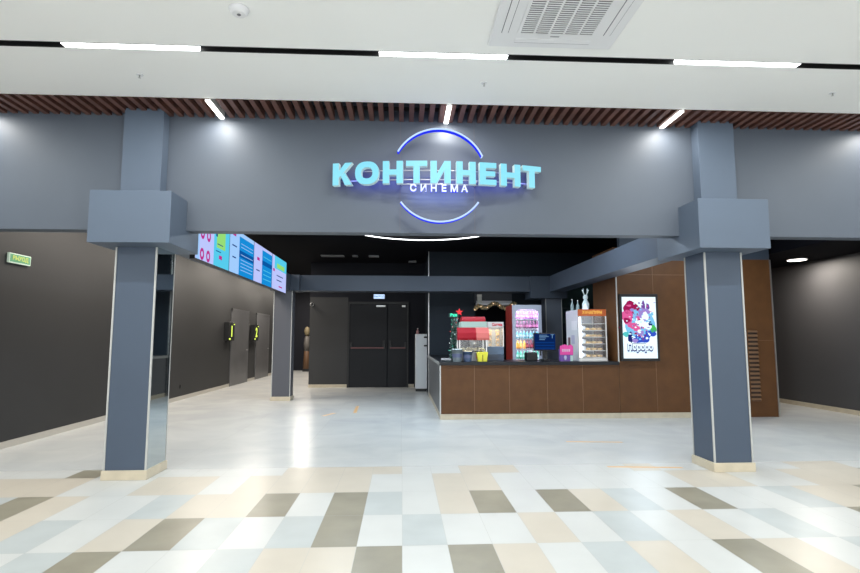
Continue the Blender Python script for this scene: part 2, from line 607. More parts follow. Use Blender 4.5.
for i, xx in enumerate((-4.34, -1.93, 0.47, 2.885, 5.30)):
    lab = ['short light bar between the slats outside the left edge', 'short light bar among the slats right of the left column',
           'short light bar among the slats directly above the round sign', 'short light bar among the slats left of the right column',
           'short light bar among the slats beyond the right edge'][i]
    t = thing('light_bar', lab, 'ceiling light', (xx, 5.365, CZ), 0, 'light bars in the slatted ceiling')
    MB().box(-0.022, 0.022, -0.215, 0.215, -0.022, -0.010, L_BAR).build('diffuser', t)
    MB().box(-0.026, 0.026, -0.218, 0.218, -0.010, 0.10, WHITE).build('housing', t)
    area('lamp', (0, -0.05, -0.03), 0.045, 0.30, BAR_W, (1, 0.97, 0.9), parent=t)

# ------------------------------------------------------------------ cassette air conditioner
t = thing('ceiling_air_conditioner', 'square white cassette air conditioner set in the white ceiling', 'air conditioner', (1.175, 3.53, CZ))
MB().box(-0.50, 0.50, -0.50, 0.50, -0.022, 0.0, WHITE_PL).build('panel', t, bevel=0.012)
g = MB()
g.box(-0.285, 0.285, -0.30, 0.285, -0.030, -0.0225, WHITE_PL)
for i in range(5):
    x0 = -0.262 + i * 0.108
    g.box(x0, x0 + 0.090, -0.285, 0.27, -0.0305, -0.0300, mat('grille_shadow', (0.05, 0.045, 0.05), 0.7))
    yy = -0.280
    while yy < 0.262:
        g.box(x0, x0 + 0.090, yy, yy + 0.009, -0.036, -0.0306, WHITE_PL)
        yy += 0.0235
g.xf(Matrix.Diagonal((1.06, 1.06, 1, 1)))
g.build('intake_grille', t)
for (x0, x1, y0, y1) in ((-0.42, -0.375, -0.30, 0.30), (0.375, 0.42, -0.30, 0.30), (-0.30, 0.30, 0.375, 0.42), (-0.30, 0.30, -0.42, -0.375)):
    l = MB()
    l.box(x0, x1, y0, y1, -0.027, -0.0215, WHITE_PL)
    if x1 - x0 < 0.1:
        l.box(x0 - 0.005, x0, y0, y1, -0.0232, -0.0222, GREYLINE)
        l.box(x1, x1 + 0.005, y0, y1, -0.0232, -0.0222, GREYLINE)
    else:
        l.box(x0, x1, y1 - 0.003, y1, -0.0285, -0.027, mat('soft_grey_line', (0.4, 0.4, 0.42), 0.5))
    l.build('air_louver', t)
MB().box(-0.035, 0.035, 0.325, 0.34, -0.0235, -0.022, mat('soft_grey_line')).build('badge', t)

t = thing('smoke_detector', 'round white smoke detector on the white ceiling', 'smoke detector', (-1.18, 3.67, CZ))
MB().lathe([(0.045, -0.045), (0.06, -0.03), (0.07, -0.012), (0.07, 0)], WHITE_PL, n=24).build('body', t)
MB().lathe([(0.01, -0.05), (0.015, -0.045)], GREYLINE, n=12).build('sensor', t)
for (xx, yy, lab) in ((-2.363, 4.69, 'small sprinkler head on the white ceiling above the left column'),
                      (0.749, 4.68, 'small sprinkler head on the white ceiling above the sign'),
                      (4.133, 4.70, 'small sprinkler head on the white ceiling above the right column')):
    t = thing('sprinkler', lab, 'sprinkler', (xx, yy, CZ), 0, 'ceiling sprinklers')
    MB().lathe([(0.028, -0.006), (0.03, 0)], WHITE_PL, n=16).build('flange', t)
    MB().lathe([(0.012, -0.03), (0.004, -0.022), (0.007, -0.006)], STEEL, n=10).build('head', t)

# ------------------------------------------------------------------ cinema sign
LET = mat('cyan_lit_letter', (0.05, 0.10, 0.12), 0.5, emit=1.0, ecol=(0.14, 0.52, 0.66))
LETS = mat('pale_letter_side', (0.4, 0.5, 0.5), 0.4, emit=0.25, ecol=(0.45, 0.7, 0.75))
LBLUE = glow('deep_blue_light', (0.015, 0.03, 0.85), 1.0)
LBLUE2 = glow('blue_halo_light', (0.03, 0.05, 0.9), 1.0)
LW = glow('sign_white_light', (0.75, 0.85, 1.0), 1.2)


def glyph(ch, W, H, t):
    """list of convex polygons (x,z) for a heavy grotesque capital"""
    R = lambda a, b_, c, d: [(a, c), (b_, c), (b_, d), (a, d)]
    if ch == 'Н':
        return [R(0, t, 0, H), R(W - t, W, 0, H), R(t, W - t, H / 2 - t * .42, H / 2 + t * .42)]
    if ch == 'Т':
        return [R(W / 2 - t / 2, W / 2 + t / 2, 0, H - t * .85), R(0, W, H - t * .85, H)]
    if ch == 'Е':
        return [R(0, t, 0, H), R(t, W, 0, t * .85), R(t, W, H - t * .85, H), R(t, W * .93, H / 2 - t * .4, H / 2 + t * .4)]
    if ch == 'И':
        return [R(0, t, 0, H), R(W - t, W, 0, H), [(t, 0), (t, 0.0), (W - t, H - t * 1.5), (W - t, H), (t, t * 1.5)][1:]]
    if ch == 'К':
        return [R(0, t, 0, H), [(t, H * .34), (t * 1.35, H * .42), (W, H), (W - t * 1.15, H), (t, H * .64)],
                [(t * 1.35, H * .42), (W - t * 1.15, 0), (W, 0), (t * 1.95, H * .565)]]
    return []


root = thing('cinema_sign', 'glowing cyan letter sign with a blue ring over the cinema entrance', 'sign', (0.385, YF, 2.45))
root.scale = (0.985, 1, 0.985)
DZ = 2.46


def wall_curve(dx):
    return -0.24 + 0.15 * (dx / 1.13) ** 2


LY = 5.47
spans = [('К', -0.745, -0.532), ('О', -0.505, -0.250), ('Н', -0.212, 0.000), ('Т', 0.030, 0.252), ('И', 0.285, 0.498), ('Н', 0.556, 0.762),
         ('Е', 0.802, 0.985), ('Н', 1.030, 1.252), ('Т', 1.272, 1.490)]
for ch, a, b_ in spans:
    mid = (a + b_) / 2 - 0.385
    W, Hh, th = b_ - a, 0.240, 0.067
    m_ = MB()
    if ch == 'О':
        n = 28
        for layer, (yy0, yy1, mm) in enumerate(((-0.03, 0.03, LET),)):
            vo, vi = [], []
            for i in range(n):
                an = 2 * PI * i / n
                sgn = lambda q: (1 if q >= 0 else -1)
                co, si = math.cos(an), math.sin(an)
                e = 0.85
                vo.append((W / 2 * sgn(co) * abs(co) ** e, Hh / 2 * 1.03 * sgn(si) * abs(si) ** e + Hh / 2))
                vi.append(((W / 2 - th) * sgn(co) * abs(co) ** e, (Hh / 2 - th * .9) * sgn(si) * abs(si) ** e + Hh / 2))
            V = [(p[0], yy0, p[1]) for p in vo] + [(p[0], yy0, p[1]) for p in vi] + [(p[0], yy1, p[1]) for p in vo] + [(p[0], yy1, p[1]) for p in vi]
            F1 = [(i, (i + 1) % n, n + (i + 1) % n, n + i) for i in range(n)]
            F2 = [(2 * n + i, 3 * n + i, 3 * n + (i + 1) % n, 2 * n + (i + 1) % n) for i in range(n)]
            F3 = [(i, 2 * n + i, 2 * n + (i + 1) % n, (i + 1) % n) for i in range(n)]
            F4 = [(n + i, n + (i + 1) % n, 3 * n + (i + 1) % n, 3 * n + i) for i in range(n)]
            m_.add(V, F1, LET)
            m_.add(V, F2, LBLUE)
            m_.add(V, F3 + F4, LETS)
    else:
        for poly in glyph(ch, W, Hh, th):
            pts = [(p[0] - W / 2, p[1]) for p in poly]
            n = len(pts)
            V = [(p[0], -0.03, p[1]) for p in pts] + [(p[0], 0.03, p[1]) for p in pts]
            m_.add(V, [tuple(range(n))], LET)
            m_.add(V, [tuple(range(2 * n - 1, n - 1, -1))], LBLUE)
            m_.add(V, [(i, i + n, (i + 1) % n + n, (i + 1) % n) for i in range(n)], LETS)
    slope = math.atan(2 * 0.15 * mid / 1.13 ** 2)
    o = m_.build('letter', root, (mid, wall_curve(mid), 2.972 - DZ))
    o.rotation_euler = (0, 0, slope)

# small subtitle letters
sub = 'СИНЕМА'
for i, ch in enumerate(sub):
    xx = 0.085 + i * 0.1080 - 0.385
    m_ = MB().text(ch, 0.100, LW, (0, 0, 0), bold=0.002, depth=0.02)
    m_.build('subtitle_letter', root, (xx + 0.02, -0.235, 2.924 - DZ))
    MB().text(ch, 0.100, LBLUE2, (0, 0, 0), bold=0.005, depth=0.006).build('letter_back', root.children[-1], (0, 0.022, 0))


def arc_pts(r, a0, a1, y, n=40):
    return [(r * math.cos(a0 + (a1 - a0) * i / n), y, 3.087 - DZ + r * math.sin(a0 + (a1 - a0) * i / n)) for i in range(n + 1)]


def arc_band(r0, r1, a0, a1, y0, y1, m1, m2, n=40):
    mb = MB()
    V = []
    for i in range(n + 1):
        a = a0 + (a1 - a0) * i / n
        for (r, y) in ((r0, y0), (r1, y0), (r1, y1), (r0, y1)):
            V.append((r * math.cos(a), y, 3.087 - DZ + r * math.sin(a)))
    fr, side, bk = [], [], []
    for i in range(n):
        p, q = 4 * i, 4 * (i + 1)
        fr.append((p, q, q + 1, p + 1))
        side += [(p + 1, q + 1, q + 2, p + 2), (p + 3, q + 3, q, p)]
        bk.append((p + 2, q + 2, q + 3, p + 3))
    fr += [(0, 1, 2, 3)]
    mb.add(V, fr, m1)
    mb.add(V, side, m2)
    mb.add(V, bk, LBLUE)
    return mb


RINGW = glow('ring_front_light', (0.50, 0.66, 1.0), 1.1)
for (a0, a1) in ((math.radians(25), math.radians(151)), (math.radians(216), math.radians(325))):
    arc_band(0.497, 0.515, a0, a1, -0.19, -0.12, RINGW, LBLUE).build('ring_arc', root)
rl = MB()
for zz in (3.135, 3.035, 2.985):
    hw = 1.05 if zz < 3.12 else 0.85
    if zz < 3.0:
        hw = 0.42
    pts = [(-hw + 2 * hw * i / 24, wall_curve(-hw + 2 * hw * i / 24) + 0.055, zz - DZ) for i in range(25)]
    rl.tube(pts, 0.007, STEEL, 6)
for xx in (-0.95, -0.40, 0.40, 0.95):
    rl.box(xx - 0.008, xx + 0.008, wall_curve(xx) + 0.055, -0.001, 3.02 - DZ, 3.04 - DZ, STEEL)
rl.build('mounting_rail', root)
area('halo', (0, -0.10, 3.05 - DZ), 1.9, 0.12, 1.6, (0.08, 0.12, 1.0), (PI / 2, 0, 0), parent=root)
area('halo', (0, -0.12, 2.90 - DZ), 0.6, 0.06, 0.7, (0.3, 0.4, 1.0), (PI / 2, 0, 0), parent=root)

# ------------------------------------------------------------------ ring pendant in the lobby
RC = (0.42, 9.76, 3.49)
RINGL = glow('ring_lamp_light', (0.95, 0.97, 1.0), 4.0)
rt = thing('ring_light', 'large thin white ring light on the black lobby ceiling', 'ceiling light', RC)
MB().tube([(1.68 * math.cos(2 * PI * i / 72), 1.68 * math.sin(2 * PI * i / 72), 0.02) for i in range(72)], 0.010, RINGL, 8, True).build('light_ring', rt)
for an in (0.4, 2.5, 4.6):
    MB().tube([(1.68 * math.cos(an), 1.68 * math.sin(an), 0.03), (1.68 * math.cos(an), 1.68 * math.sin(an), 0.058)], 0.01, BLACK, 6).build('bracket', rt)
area('lamp', (0, 0, 0.0), 2.4, 2.4, 40, (0.72, 0.86, 1.0), parent=rt, spread=math.radians(150))

# ------------------------------------------------------------------ hanging screens
CYAN = glow('screen_cyan', rgb(80, 190, 220), 1.0)
SBLUE = glow('screen_blue', rgb(20, 130, 200), 1.0)
SDBLUE = glow('screen_deep_blue', rgb(10, 80, 150), 1.0)
SPALE = glow('screen_pale', rgb(150, 190, 235), 1.0)
SLILAC = glow('screen_lilac', rgb(175, 185, 235), 1.0)
SGREEN = glow('screen_green', rgb(140, 205, 110), 1.0)
SMAG = glow('screen_magenta', rgb(175, 40, 130), 1.0)
SNAVY = glow('screen_navy', rgb(25, 60, 120), 1.0)


def screen_quads(mb, L, Hh, items):
    """items (u0,u1,v0,v1,mat,layer) on a panel facing +x; u=0 near the viewer"""
    for (u0, u1, v0, v1, m, k) in items:
        xx = 0.0012 * k
        mb.add([(xx, u0 * L, v0 * Hh), (xx, u1 * L, v0 * Hh), (xx, u1 * L, v1 * Hh), (xx, u0 * L, v1 * Hh)], [(0, 1, 2, 3)], m)


def ring_on_screen(mb, L, Hh, u, v, r, m, k):
    n = 16
    V = []
    for i in range(n):
        a = 2 * PI * i / n
        for rr in (r, r * 0.45):
            V.append((0.0012 * k, u * L + rr * 0.9 * math.cos(a), v * Hh + rr * math.sin(a)))
    mb.add(V, [(2 * i, 2 * ((i + 1) % n), 2 * ((i + 1) % n) + 1, 2 * i + 1) for i in range(n)], m)


contents = []
it = [(0, 1, 0, 1, SLILAC, 1), (0.5, 1, 0, 1, CYAN, 2), (0.58, 0.86, 0.38, 0.92, SGREEN, 3), (0.02, 0.10, 0, 1, SPALE, 2),
      (0.55, 0.60, 0.60, 0.66, SNAVY, 4), (0.60, 0.78, 0.45, 0.47, SNAVY, 4), (0.56, 0.72, 0.30, 0.32, SNAVY, 4), (0.66, 0.76, 0.16, 0.24, SMAG, 4)]
contents.append((it, 'rings', 'nearest hanging screen with magenta rings and a green patch'))
it = [(0, 1, 0, 1, SPALE, 1), (0.36, 1, 0, 0.90, SBLUE, 2), (0.36, 1, 0.42, 0.58, SDBLUE, 3), (0.10, 0.22, 0.84, 0.92, SMAG, 3),
      (0.08, 0.26, 0.60, 0.63, SNAVY, 3), (0.10, 0.24, 0.34, 0.37, SNAVY, 3)]
it += [(0.42, 0.95, q, q + 0.015, SPALE, 4) for q in (0.12, 0.20, 0.28, 0.36, 0.48, 0.66, 0.74)]
contents.append((it, 'rows', 'second hanging screen with wide blue rows beside a pale column'))
it = [(0, 1, 0, 1, SLILAC, 1), (0.42, 1, 0, 0.92, SBLUE, 2), (0.42, 1, 0.52, 0.64, SDBLUE, 3), (0.15, 0.28, 0.58, 0.66, SMAG, 3), (0.12, 0.3, 0.30, 0.33, SNAVY, 3)]
it += [(0.48, 0.95, q, q + 0.02, CYAN, 4) for q in (0.14, 0.26, 0.38, 0.74)]
contents.append((it, 'rows', 'third hanging screen with a lilac strip left of blue rows'))
it = [(0, 1, 0, 1, SLILAC, 1), (0.15, 1, 0.62, 1, CYAN, 2), (0.3, 0.85, 0.66, 0.80, SGREEN, 3), (0.06, 0.16, 0.52, 0.60, SMAG, 3), (0.45, 0.7, 0.10, 0.14, SMAG, 3),
      (0.3, 0.75, 0.42, 0.45, SNAVY, 3), (0.3, 0.65, 0.28, 0.31, SNAVY, 3)]
contents.append((it, 'last', 'farthest hanging screen pale lilac below and green cyan above'))
for i, (items, kind, lab) in enumerate(contents):
    y0 = 6.28 + i * 1.225
    L, Hh = 1.20, 0.64
    t = thing('hanging_screen', lab, 'screen', (-2.42, y0, 2.305), 0, 'row of hanging information screens')
    MB().box(-0.06, -0.001, -0.01, L + 0.01, -0.012, Hh + 0.012, BLACK).build('casing', t, bevel=0.004)
    d = MB()
    screen_quads(d, L, Hh, items)
    if kind == 'rings':
        for v in (0.90, 0.52, 0.12):
            for u in (0.17, 0.34):
                ring_on_screen(d, L, Hh, u, v, 0.075, SMAG, 3)
    d.build('display', t)
    MB().box(-0.078, -0.06, 0.4, 0.8, 0.15, 0.48, DARKMETAL).build('wall_bracket', t)

# ------------------------------------------------------------------ left wall: doors, number signs, exit sign
for i, (y0, y1, lab) in enumerate(((15.72, 17.45, 'grey metal auditorium door nearest on the left wall'), (18.35, 20.1, 'grey metal auditorium door farther along the left wall'))):
    f = MB()
    f.box(XL, XL + 0.03, y0, y0 + 0.05, 0, 2.25, DOOR_GREY)
    f.box(XL, XL + 0.03, y1 - 0.05, y1, 0, 2.25, DOOR_GREY)
    f.box(XL, XL + 0.03, y0, y1, 2.18, 2.25, DOOR_GREY)
    fo = struct(f.build('door_%d' % (i + 1)), lab)
    MB().box(XL + 0.0, XL + 0.024, y0 + 0.05, y1 - 0.05, 0.01, 2.18, DOOR_GREY).build('door_leaf', fo, bevel=0.003)
    MB().tube([(XL + 0.035, y1 - 0.25, 1.02), (XL + 0.085, y1 - 0.25, 1.02), (XL + 0.085, y1 - 0.37, 1.02)], 0.011, STEEL, 8).build('door_handle', fo)
struct(MB().box(XL, XL + 0.015, 17.45, 18.35, 0, 0.085, BASEB).build('baseboard_left'))
struct(MB().box(XL, XL + 0.015, 20.1, 23.6, 0, 0.085, BASEB).build('baseboard_left'))

NUM = glow('yellow_green_light', (0.75, 0.95, 0.12), 1.3)
for yy, s, lab in ((15.13, '1', 'black box sign with a lit yellow number before the nearer auditorium door'),
                   (17.70, '2', 'black box sign with a lit yellow number before the farther auditorium door')):
    t = thing('number_sign', lab, 'sign', (XL, yy, 1.31), 0, 'lit auditorium numbers')
    MB().box(0, 0.14, 0, 0.50, 0, 0.52, BLACK).build('sign_box', t, bevel=0.006)
    d = MB()
    d.text(s, 0.42, NUM, (0.143, 0.24, 0.25), xdir=(0, 1, 0), bold=0.012, depth=0.004)
    d.box(0.141, 0.145, 0.40, 0.48, 0.45, 0.48, NUM)
    d.box(0.141, 0.145, 0.02, 0.14, 0.03, 0.07, NUM)
    d.build('lit_number', t)

EXG = mat('exit_sign_green', (0.10, 0.30, 0.16), 0.4, emit=0.25, ecol=(0.12, 0.36, 0.2))
EXW = mat('exit_sign_edge', (0.6, 0.7, 0.6), 0.4, emit=0.25, ecol=(0.5, 0.65, 0.5))
EXY = glow('exit_sign_yellow', (0.62, 0.72, 0.22), 1.0)
t = thing('exit_sign', 'small green exit sign with pale edge high on the left wall', 'exit sign', (XL, 6.86, 2.318))
MB().box(0, 0.03, 0, 0.39, 0, 0.125, EXW).build('housing', t, bevel=0.004)
MB().box(0.03, 0.032, 0.014, 0.376, 0.014, 0.111, EXG).build('face', t)
MB().text('ВЫХОД', 0.075, EXY, (0.034, 0.195, 0.0625), xdir=(0, 1, 0), bold=0.003, depth=0.002).build('lettering', t)

t = thing('wall_socket', 'small dark wall socket low on the left wall', 'socket', (XL, 12.35, 0.30))
MB().box(0, 0.012, -0.045, 0.045, -0.045, 0.045, BLACK).build('cover', t, bevel=0.003)
MB().lathe([(0.028, 0.0), (0.028, 0.004)], DARKMETAL, (0.012, 0, 0), 16, 'x').build('socket_insert', t)

# ------------------------------------------------------------------ back double door
for i, (x0, x1, hs, lab) in enumerate(((-1.49, -0.42, 1, 'wide left leaf of the charcoal double door'), (-0.40, 0.15, -1, 'narrow right leaf of the charcoal double door'))):
    o = struct(MB().box(x0, x1, 15.25, 15.295, 0.01, 2.36, DOOR_DARK).build('door_%d' % (i + 3), bevel=0.003), lab)
    hx = x1 - 0.09 if hs > 0 else x0 + 0.07
    MB().box(hx - 0.03, hx + 0.03, 15.20, 15.25, 1.08, 1.32, BLACK).build('door_handle', o, bevel=0.004)
    ox = x0 + 0.05 if hs > 0 else x1 - 0.05
    MB().box(ox - 0.03, ox + 0.03, 15.20, 15.25, 1.08, 1.26, BLACK).build('bar_end', o, bevel=0.004)
    MB().box(min(hx, ox), max(hx, ox), 15.185, 15.205, 1.09, 1.13, mat('dark_red_bar', (0.10, 0.02, 0.02), 0.4)).build('push_bar', o)
    cx = -0.60 if hs > 0 else 0.05
    MB().box(cx - 0.13 if hs > 0 else cx - 0.05, cx + 0.13 if hs > 0 else cx + 0.05, 15.20, 15.25, 2.27, 2.32, STEEL).build('door_closer', o, bevel=0.003)
fr = MB()
fr.box(-1.54, -1.49, 15.22, 15.30, 0, 2.42, BLACK)
fr.box(0.15, 0.19, 15.22, 15.30, 0, 2.42, BLACK)
fr.box(-1.49, 0.15, 15.22, 15.30, 2.36, 2.42, BLACK)
struct(fr.build('trim_10'), 'black frame of the double door')

t = thing('exit_sign', 'small lit white exit sign above the double door', 'exit sign', (-0.655, 15.3, 2.50))
MB().box(-0.17, 0.17, -0.05, 0, 0, 0.145, DARKMETAL).build('housing', t, bevel=0.004)
MB().box(-0.155, 0.155, -0.053, -0.051, 0.012, 0.133, glow('exit_sign_white', (0.55, 0.72, 1.0), 1.2)).build('face', t)
MB().text('ВЫХОД', 0.08, glow('exit_sign_blue', (0.10, 0.2, 0.5), 1.0), (0.0, -0.055, 0.072), bold=0.002, depth=0.002).build('lettering', t)

t = thing('dome_camera', 'small grey dome camera on the back wall corner', 'camera', (-2.56, 15.3, 2.34))
MB().lathe([(0.05, -0.07), (0.05, 0)], STEEL, n=16, axis='y').build('mount', t)
MB().lathe([(0.005, -0.13), (0.03, -0.11), (0.045, -0.07)], BLACK, n=16, axis='y').build('lens', t)

# white cabinet left of the snack bar
t = thing('white_cabinet', 'tall narrow white cabinet beside the left end of the counter', 'cabinet', (0.36, 14.0, 0))
MB().box(0, 0.30, 0.02, 0.5, 0.07, 1.49, WHITE).build('body', t, bevel=0.003)
MB().box(0.01, 0.29, 0.04, 0.48, 0, 0.07, BLACK).build('base', t)
for (a, b_) in ((0.08, 1.04), (1.05, 1.24), (1.25, 1.48)):
    dd = MB().box(0.004, 0.296, 0, 0.02, a, b_, WHITE).build('door' if a < 0.5 else 'drawer', t, bevel=0.002)
    if a > 0.5:
        MB().box(0.22, 0.30, -0.04, 0, (a + b_) / 2 + 0.02, (a + b_) / 2 + 0.06, BLACK).build('handle', dd, bevel=0.006)
t = thing('bottle', 'small pink and clear bottle on top of the white cabinet', 'bottle', (0.42, 14.2, 1.49))
MB().lathe([(0.03, 0), (0.032, 0.01), (0.032, 0.08), (0.012, 0.11), (0.012, 0.13)], mat('pink_plastic', (0.5, 0.25, 0.25), 0.3), n=14).build('body', t)
MB().lathe([(0.015, 0.13), (0.015, 0.155)], WHITE_PL, n=12).build('cap', t)

# promotional figure in the far corridor
t = thing('corridor_display', 'tall amber and white decorated stand at the end of the left corridor', 'display stand', (-4.02, 22.9, 0))
AMB = mat('amber_paper', (0.13, 0.065, 0.03), 0.6)
MB().box(-0.20, 0.20, -0.15, 0.15, 0, 0.12, BLACK).build('base', t)
MB().lathe([(0.20, 0.12), (0.18, 0.5), (0.15, 0.9)], AMB, n=18).build('lower_body', t)
MB().lathe([(0.15, 0.9), (0.19, 1.2), (0.12, 1.55)], mat('grey_paper', (0.12, 0.11, 0.10), 0.6), n=18).build('upper_body', t)
MB().lathe([(0.04, 1.55), (0.14, 1.62), (0.18, 1.78), (0.12, 1.93), (0.03, 1.98)], mat('cream_paper', (0.20, 0.16, 0.09), 0.6), n=18).build('head', t)

t.scale = (0.72, 0.72, 0.95)
# ceiling fittings
for (xx, yy, wx, lab) in ((-1.83, 13.95, 0.30, 'long narrow grey vent on the black ceiling near the left'),
                          (-1.24, 13.95, 0.07, 'tiny square grey fitting between two ceiling vents'),
                          (-0.75, 13.95, 0.13, 'short grey vent right of the long narrow one'),
                          (0.29, 14.9, 0.11, 'small square grey fitting before the wall corner')):
    t = thing('ceiling_fitting', lab, 'ceiling vent', (xx, yy, 3.55), 0, 'fittings on the black lobby ceiling')
    MB().box(-wx, wx, -0.10, 0.10, -0.03, 0, mat('grey_fitting', (0.30, 0.30, 0.31), 0.5)).build('frame', t, bevel=0.004)
    MB().box(-wx + 0.02, wx - 0.02, -0.08, 0.08, -0.034, -0.03, mat('grey_slots', (0.16, 0.16, 0.17), 0.5)).build('cover', t)

# ------------------------------------------------------------------ snack counter
t = thing('snack_counter', 'long rust brown snack counter with a thin black top', 'counter', (0.66, YC, 0))
cb = MB()
edges = [0.0, 0.585, 1.19, 1.85, 2.47, 3.115]
for i in range(5):
    MB().box(edges[i] + 0.004, edges[i + 1] - 0.004, 0.0, 0.03, 0.09, 0.910, RUST).build('front_panel', t, bevel=0.002)
cb.box(0.0, 3.115, 0.0015, 0.06, 0.09, 0.910, RUST_SEAM)
cb.box(0.0, 0.03, 0.06, 3.95, 0.09, 0.910, mat('grey_side_panel', (0.13, 0.13, 0.135), 0.35))
cb.box(0.62, 0.64, 0.95, 3.95, 0.05, 0.910, BLACK)
cb.box(0.64, 3.10, 0.93, 0.95, 0.05, 0.910, BLACK)
cb.build('carcass', t)
MB().box(-0.004, 3.115, -0.012, 0.012, 0, 0.088, STONE).box(-0.004, 0.02, 0.012, 3.95, 0, 0.088, STONE).build('plinth', t)
MB().box(-0.012, 0.010, -0.012, 0.010, 0.088, 0.910, TRIM).build('corner_trim', t)
wt = MB()
wt.box(-0.02, 3.115, -0.03, 0.98, 0.910, 0.968, WORKTOP)
wt.box(-0.02, 0.66, 0.98, 3.98, 0.910, 0.968, WORKTOP)
wt.build('worktop', t, bevel=0.004)
MB().box(-0.024, -0.020, -0.01, 3.98, 0.910, 0.968, TRIM).build('edge_trim', t)
CT = 0.968

# vent grille in rust wall
t = thing('vent_grille', 'tall brown louvred vent grille low in the rust brown wall', 'vent', (6.10, YC - 0.003, 0.26))
f = MB()
f.box(0, 0.21, -0.006, 0, 0, 1.27, mat('grille_dark', (0.03, 0.015, 0.01), 0.6))
f.build('backing', t)
f = MB()
for (a, b_, c0, c1) in ((0, 0.015, 0, 1.27), (0.195, 0.21, 0, 1.27), (0.015, 0.195, 0, 0.015), (0.015, 0.195, 1.255, 1.27)):
    f.box(a, b_, -0.02, -0.006, c0, c1, RUST)
f.build('frame', t)
f = MB()
z = 0.03
while z < 1.24:
    f.add([(0.015, -0.008, z + 0.034), (0.195, -0.008, z + 0.034), (0.195, -0.028, z), (0.015, -0.028, z),
           (0.015, -0.008, z + 0.040), (0.195, -0.008, z + 0.040), (0.195, -0.028, z + 0.006), (0.015, -0.028, z + 0.006)],
          [(0, 1, 2, 3), (7, 6, 5, 4), (3, 2, 6, 7), (0, 4, 5, 1), (0, 3, 7, 4), (1, 5, 6, 2)], RUST_SEAM)
    z += 0.074
f.build('louvers', t)

# ------------------------------------------------------------------ lit poster
t = thing('lit_poster', 'upright lit poster in a black frame on the rust brown wall', 'poster', (4.145, YC - 0.002, 0.978))
f = MB()
for (a, b_, c0, c1) in ((-0.385, -0.345, 0, 1.26), (0.345, 0.385, 0, 1.26), (-0.345, 0.345, 0, 0.05), (-0.345, 0.345, 1.205, 1.26)):
    f.box(a, b_, -0.07, 0, c0, c1, BLACK)
PSC = Matrix.Diagonal((0.885, 1, 0.925, 1))
f.xf(PSC)
f.build('frame', t, bevel=0.004)
p = MB()
PW = glow('poster_white', (0.72, 0.88, 0.97), 1.15)
p.box(-0.345, 0.345, -0.055, -0.004, 0.05, 1.205, PW)
cols = dict(crim=(150, 25, 80), pink=(215, 90, 150), lav=(150, 130, 200), blue=(50, 80, 190), navy=(30, 40, 110), teal=(80, 190, 190), green=(70, 180, 90), white=(235, 240, 250), violet=(110, 70, 150), sky=(120, 190, 230))
PM = {q: glow('poster_' + q, rgb(*v), 1.0) for q, v in cols.items()}


def blob(cx, cz, rx, rz, m, k, wob=0.12, rot=0.0, n=22):
    ph = rnd.random() * 6
    V = []
    for i in range(n):
        a = 2 * PI * i / n
        r = 1 + wob * math.sin(3 * a + ph) + wob * 0.5 * math.sin(5 * a + 2 * ph)
        X_, Z_ = rx * r * math.cos(a), rz * r * math.sin(a)
        V.append((cx + X_ * math.cos(rot) - Z_ * math.sin(rot), -0.055 - 0.0006 * k, cz + X_ * math.sin(rot) + Z_ * math.cos(rot)))
    p.add(V, [tuple(range(n))], PM[m])


for args in ((0, 0.72, 0.30, 0.30, 'sky', 1), (-0.16, 1.00, 0.16, 0.12, 'crim', 2), (-0.24, 0.83, 0.12, 0.14, 'pink', 2), (-0.25, 0.76, 0.07, 0.05, 'crim', 3),
             (0.09, 1.04, 0.04, 0.09, 'violet', 2), (0.18, 1.02, 0.035, 0.07, 'violet', 2), (0.13, 0.93, 0.10, 0.05, 'lav', 3), (0.05, 0.86, 0.13, 0.12, 'lav', 3),
             (-0.07, 0.90, 0.06, 0.06, 'sky', 4), (0.12, 0.84, 0.07, 0.08, 'white', 4), (0.02, 0.72, 0.11, 0.09, 'white', 4), (-0.13, 0.66, 0.10, 0.06, 'pink', 4),
             (-0.05, 0.60, 0.07, 0.05, 'pink', 5), (0.16, 0.66, 0.09, 0.07, 'white', 5), (0.22, 0.70, 0.04, 0.04, 'navy', 6), (0.28, 0.60, 0.06, 0.07, 'green', 3),
             (0.24, 0.52, 0.10, 0.06, 'blue', 3), (-0.28, 0.50, 0.06, 0.05, 'teal', 2), (-0.19, 0.44, 0.05, 0.10, 'navy', 3), (0.02, 0.42, 0.17, 0.09, 'blue', 4),
             (0.0, 0.52, 0.09, 0.05, 'lav', 6), (0.16, 0.48, 0.05, 0.09, 'blue', 5), (-0.10, 0.38, 0.06, 0.04, 'lav', 6), (0.05, 0.46, 0.03, 0.02, 'white', 7),
             (-0.14, 0.96, 0.04, 0.03, 'lav', 5), (0.26, 0.88, 0.03, 0.03, 'sky', 2), (-0.20, 1.04, 0.05, 0.02, 'pink', 4), (-0.02, 0.80, 0.03, 0.04, 'pink', 6)):
    blob(*args)
for i in range(90):
    blob(rnd.gauss(0, 0.15), rnd.uniform(0.40, 1.10), rnd.uniform(0.008, 0.03), rnd.uniform(0.006, 0.02), rnd.choice(['white', 'white', 'white', 'violet', 'pink', 'sky', 'lav', 'crim']), 8 + (i % 3))
p.text('Пороро', 0.16, PM['navy'], (-0.003, -0.0615, 0.242), bold=0.016, depth=0.001, fit=0.52)
p.text('Пороро', 0.16, PM['white'], (-0.003, -0.063, 0.255), bold=0.004, depth=0.001, fit=0.50)
p.box(-0.16, 0.12, -0.0575, -0.0555, 0.318, 0.328, PM['navy'])
for i in range(10):
    p.box(-0.26 + i * 0.052, -0.225 + i * 0.052, -0.0572, -0.0556, 0.165, 0.172, PM['sky'])
p.xf(PSC)
p.build('poster_print', t)
area('lamp', (0, -0.075, 0.58), 0.55, 0.95, 4, (0.8, 0.92, 1.0), (-PI / 2, 0, 0), parent=t)

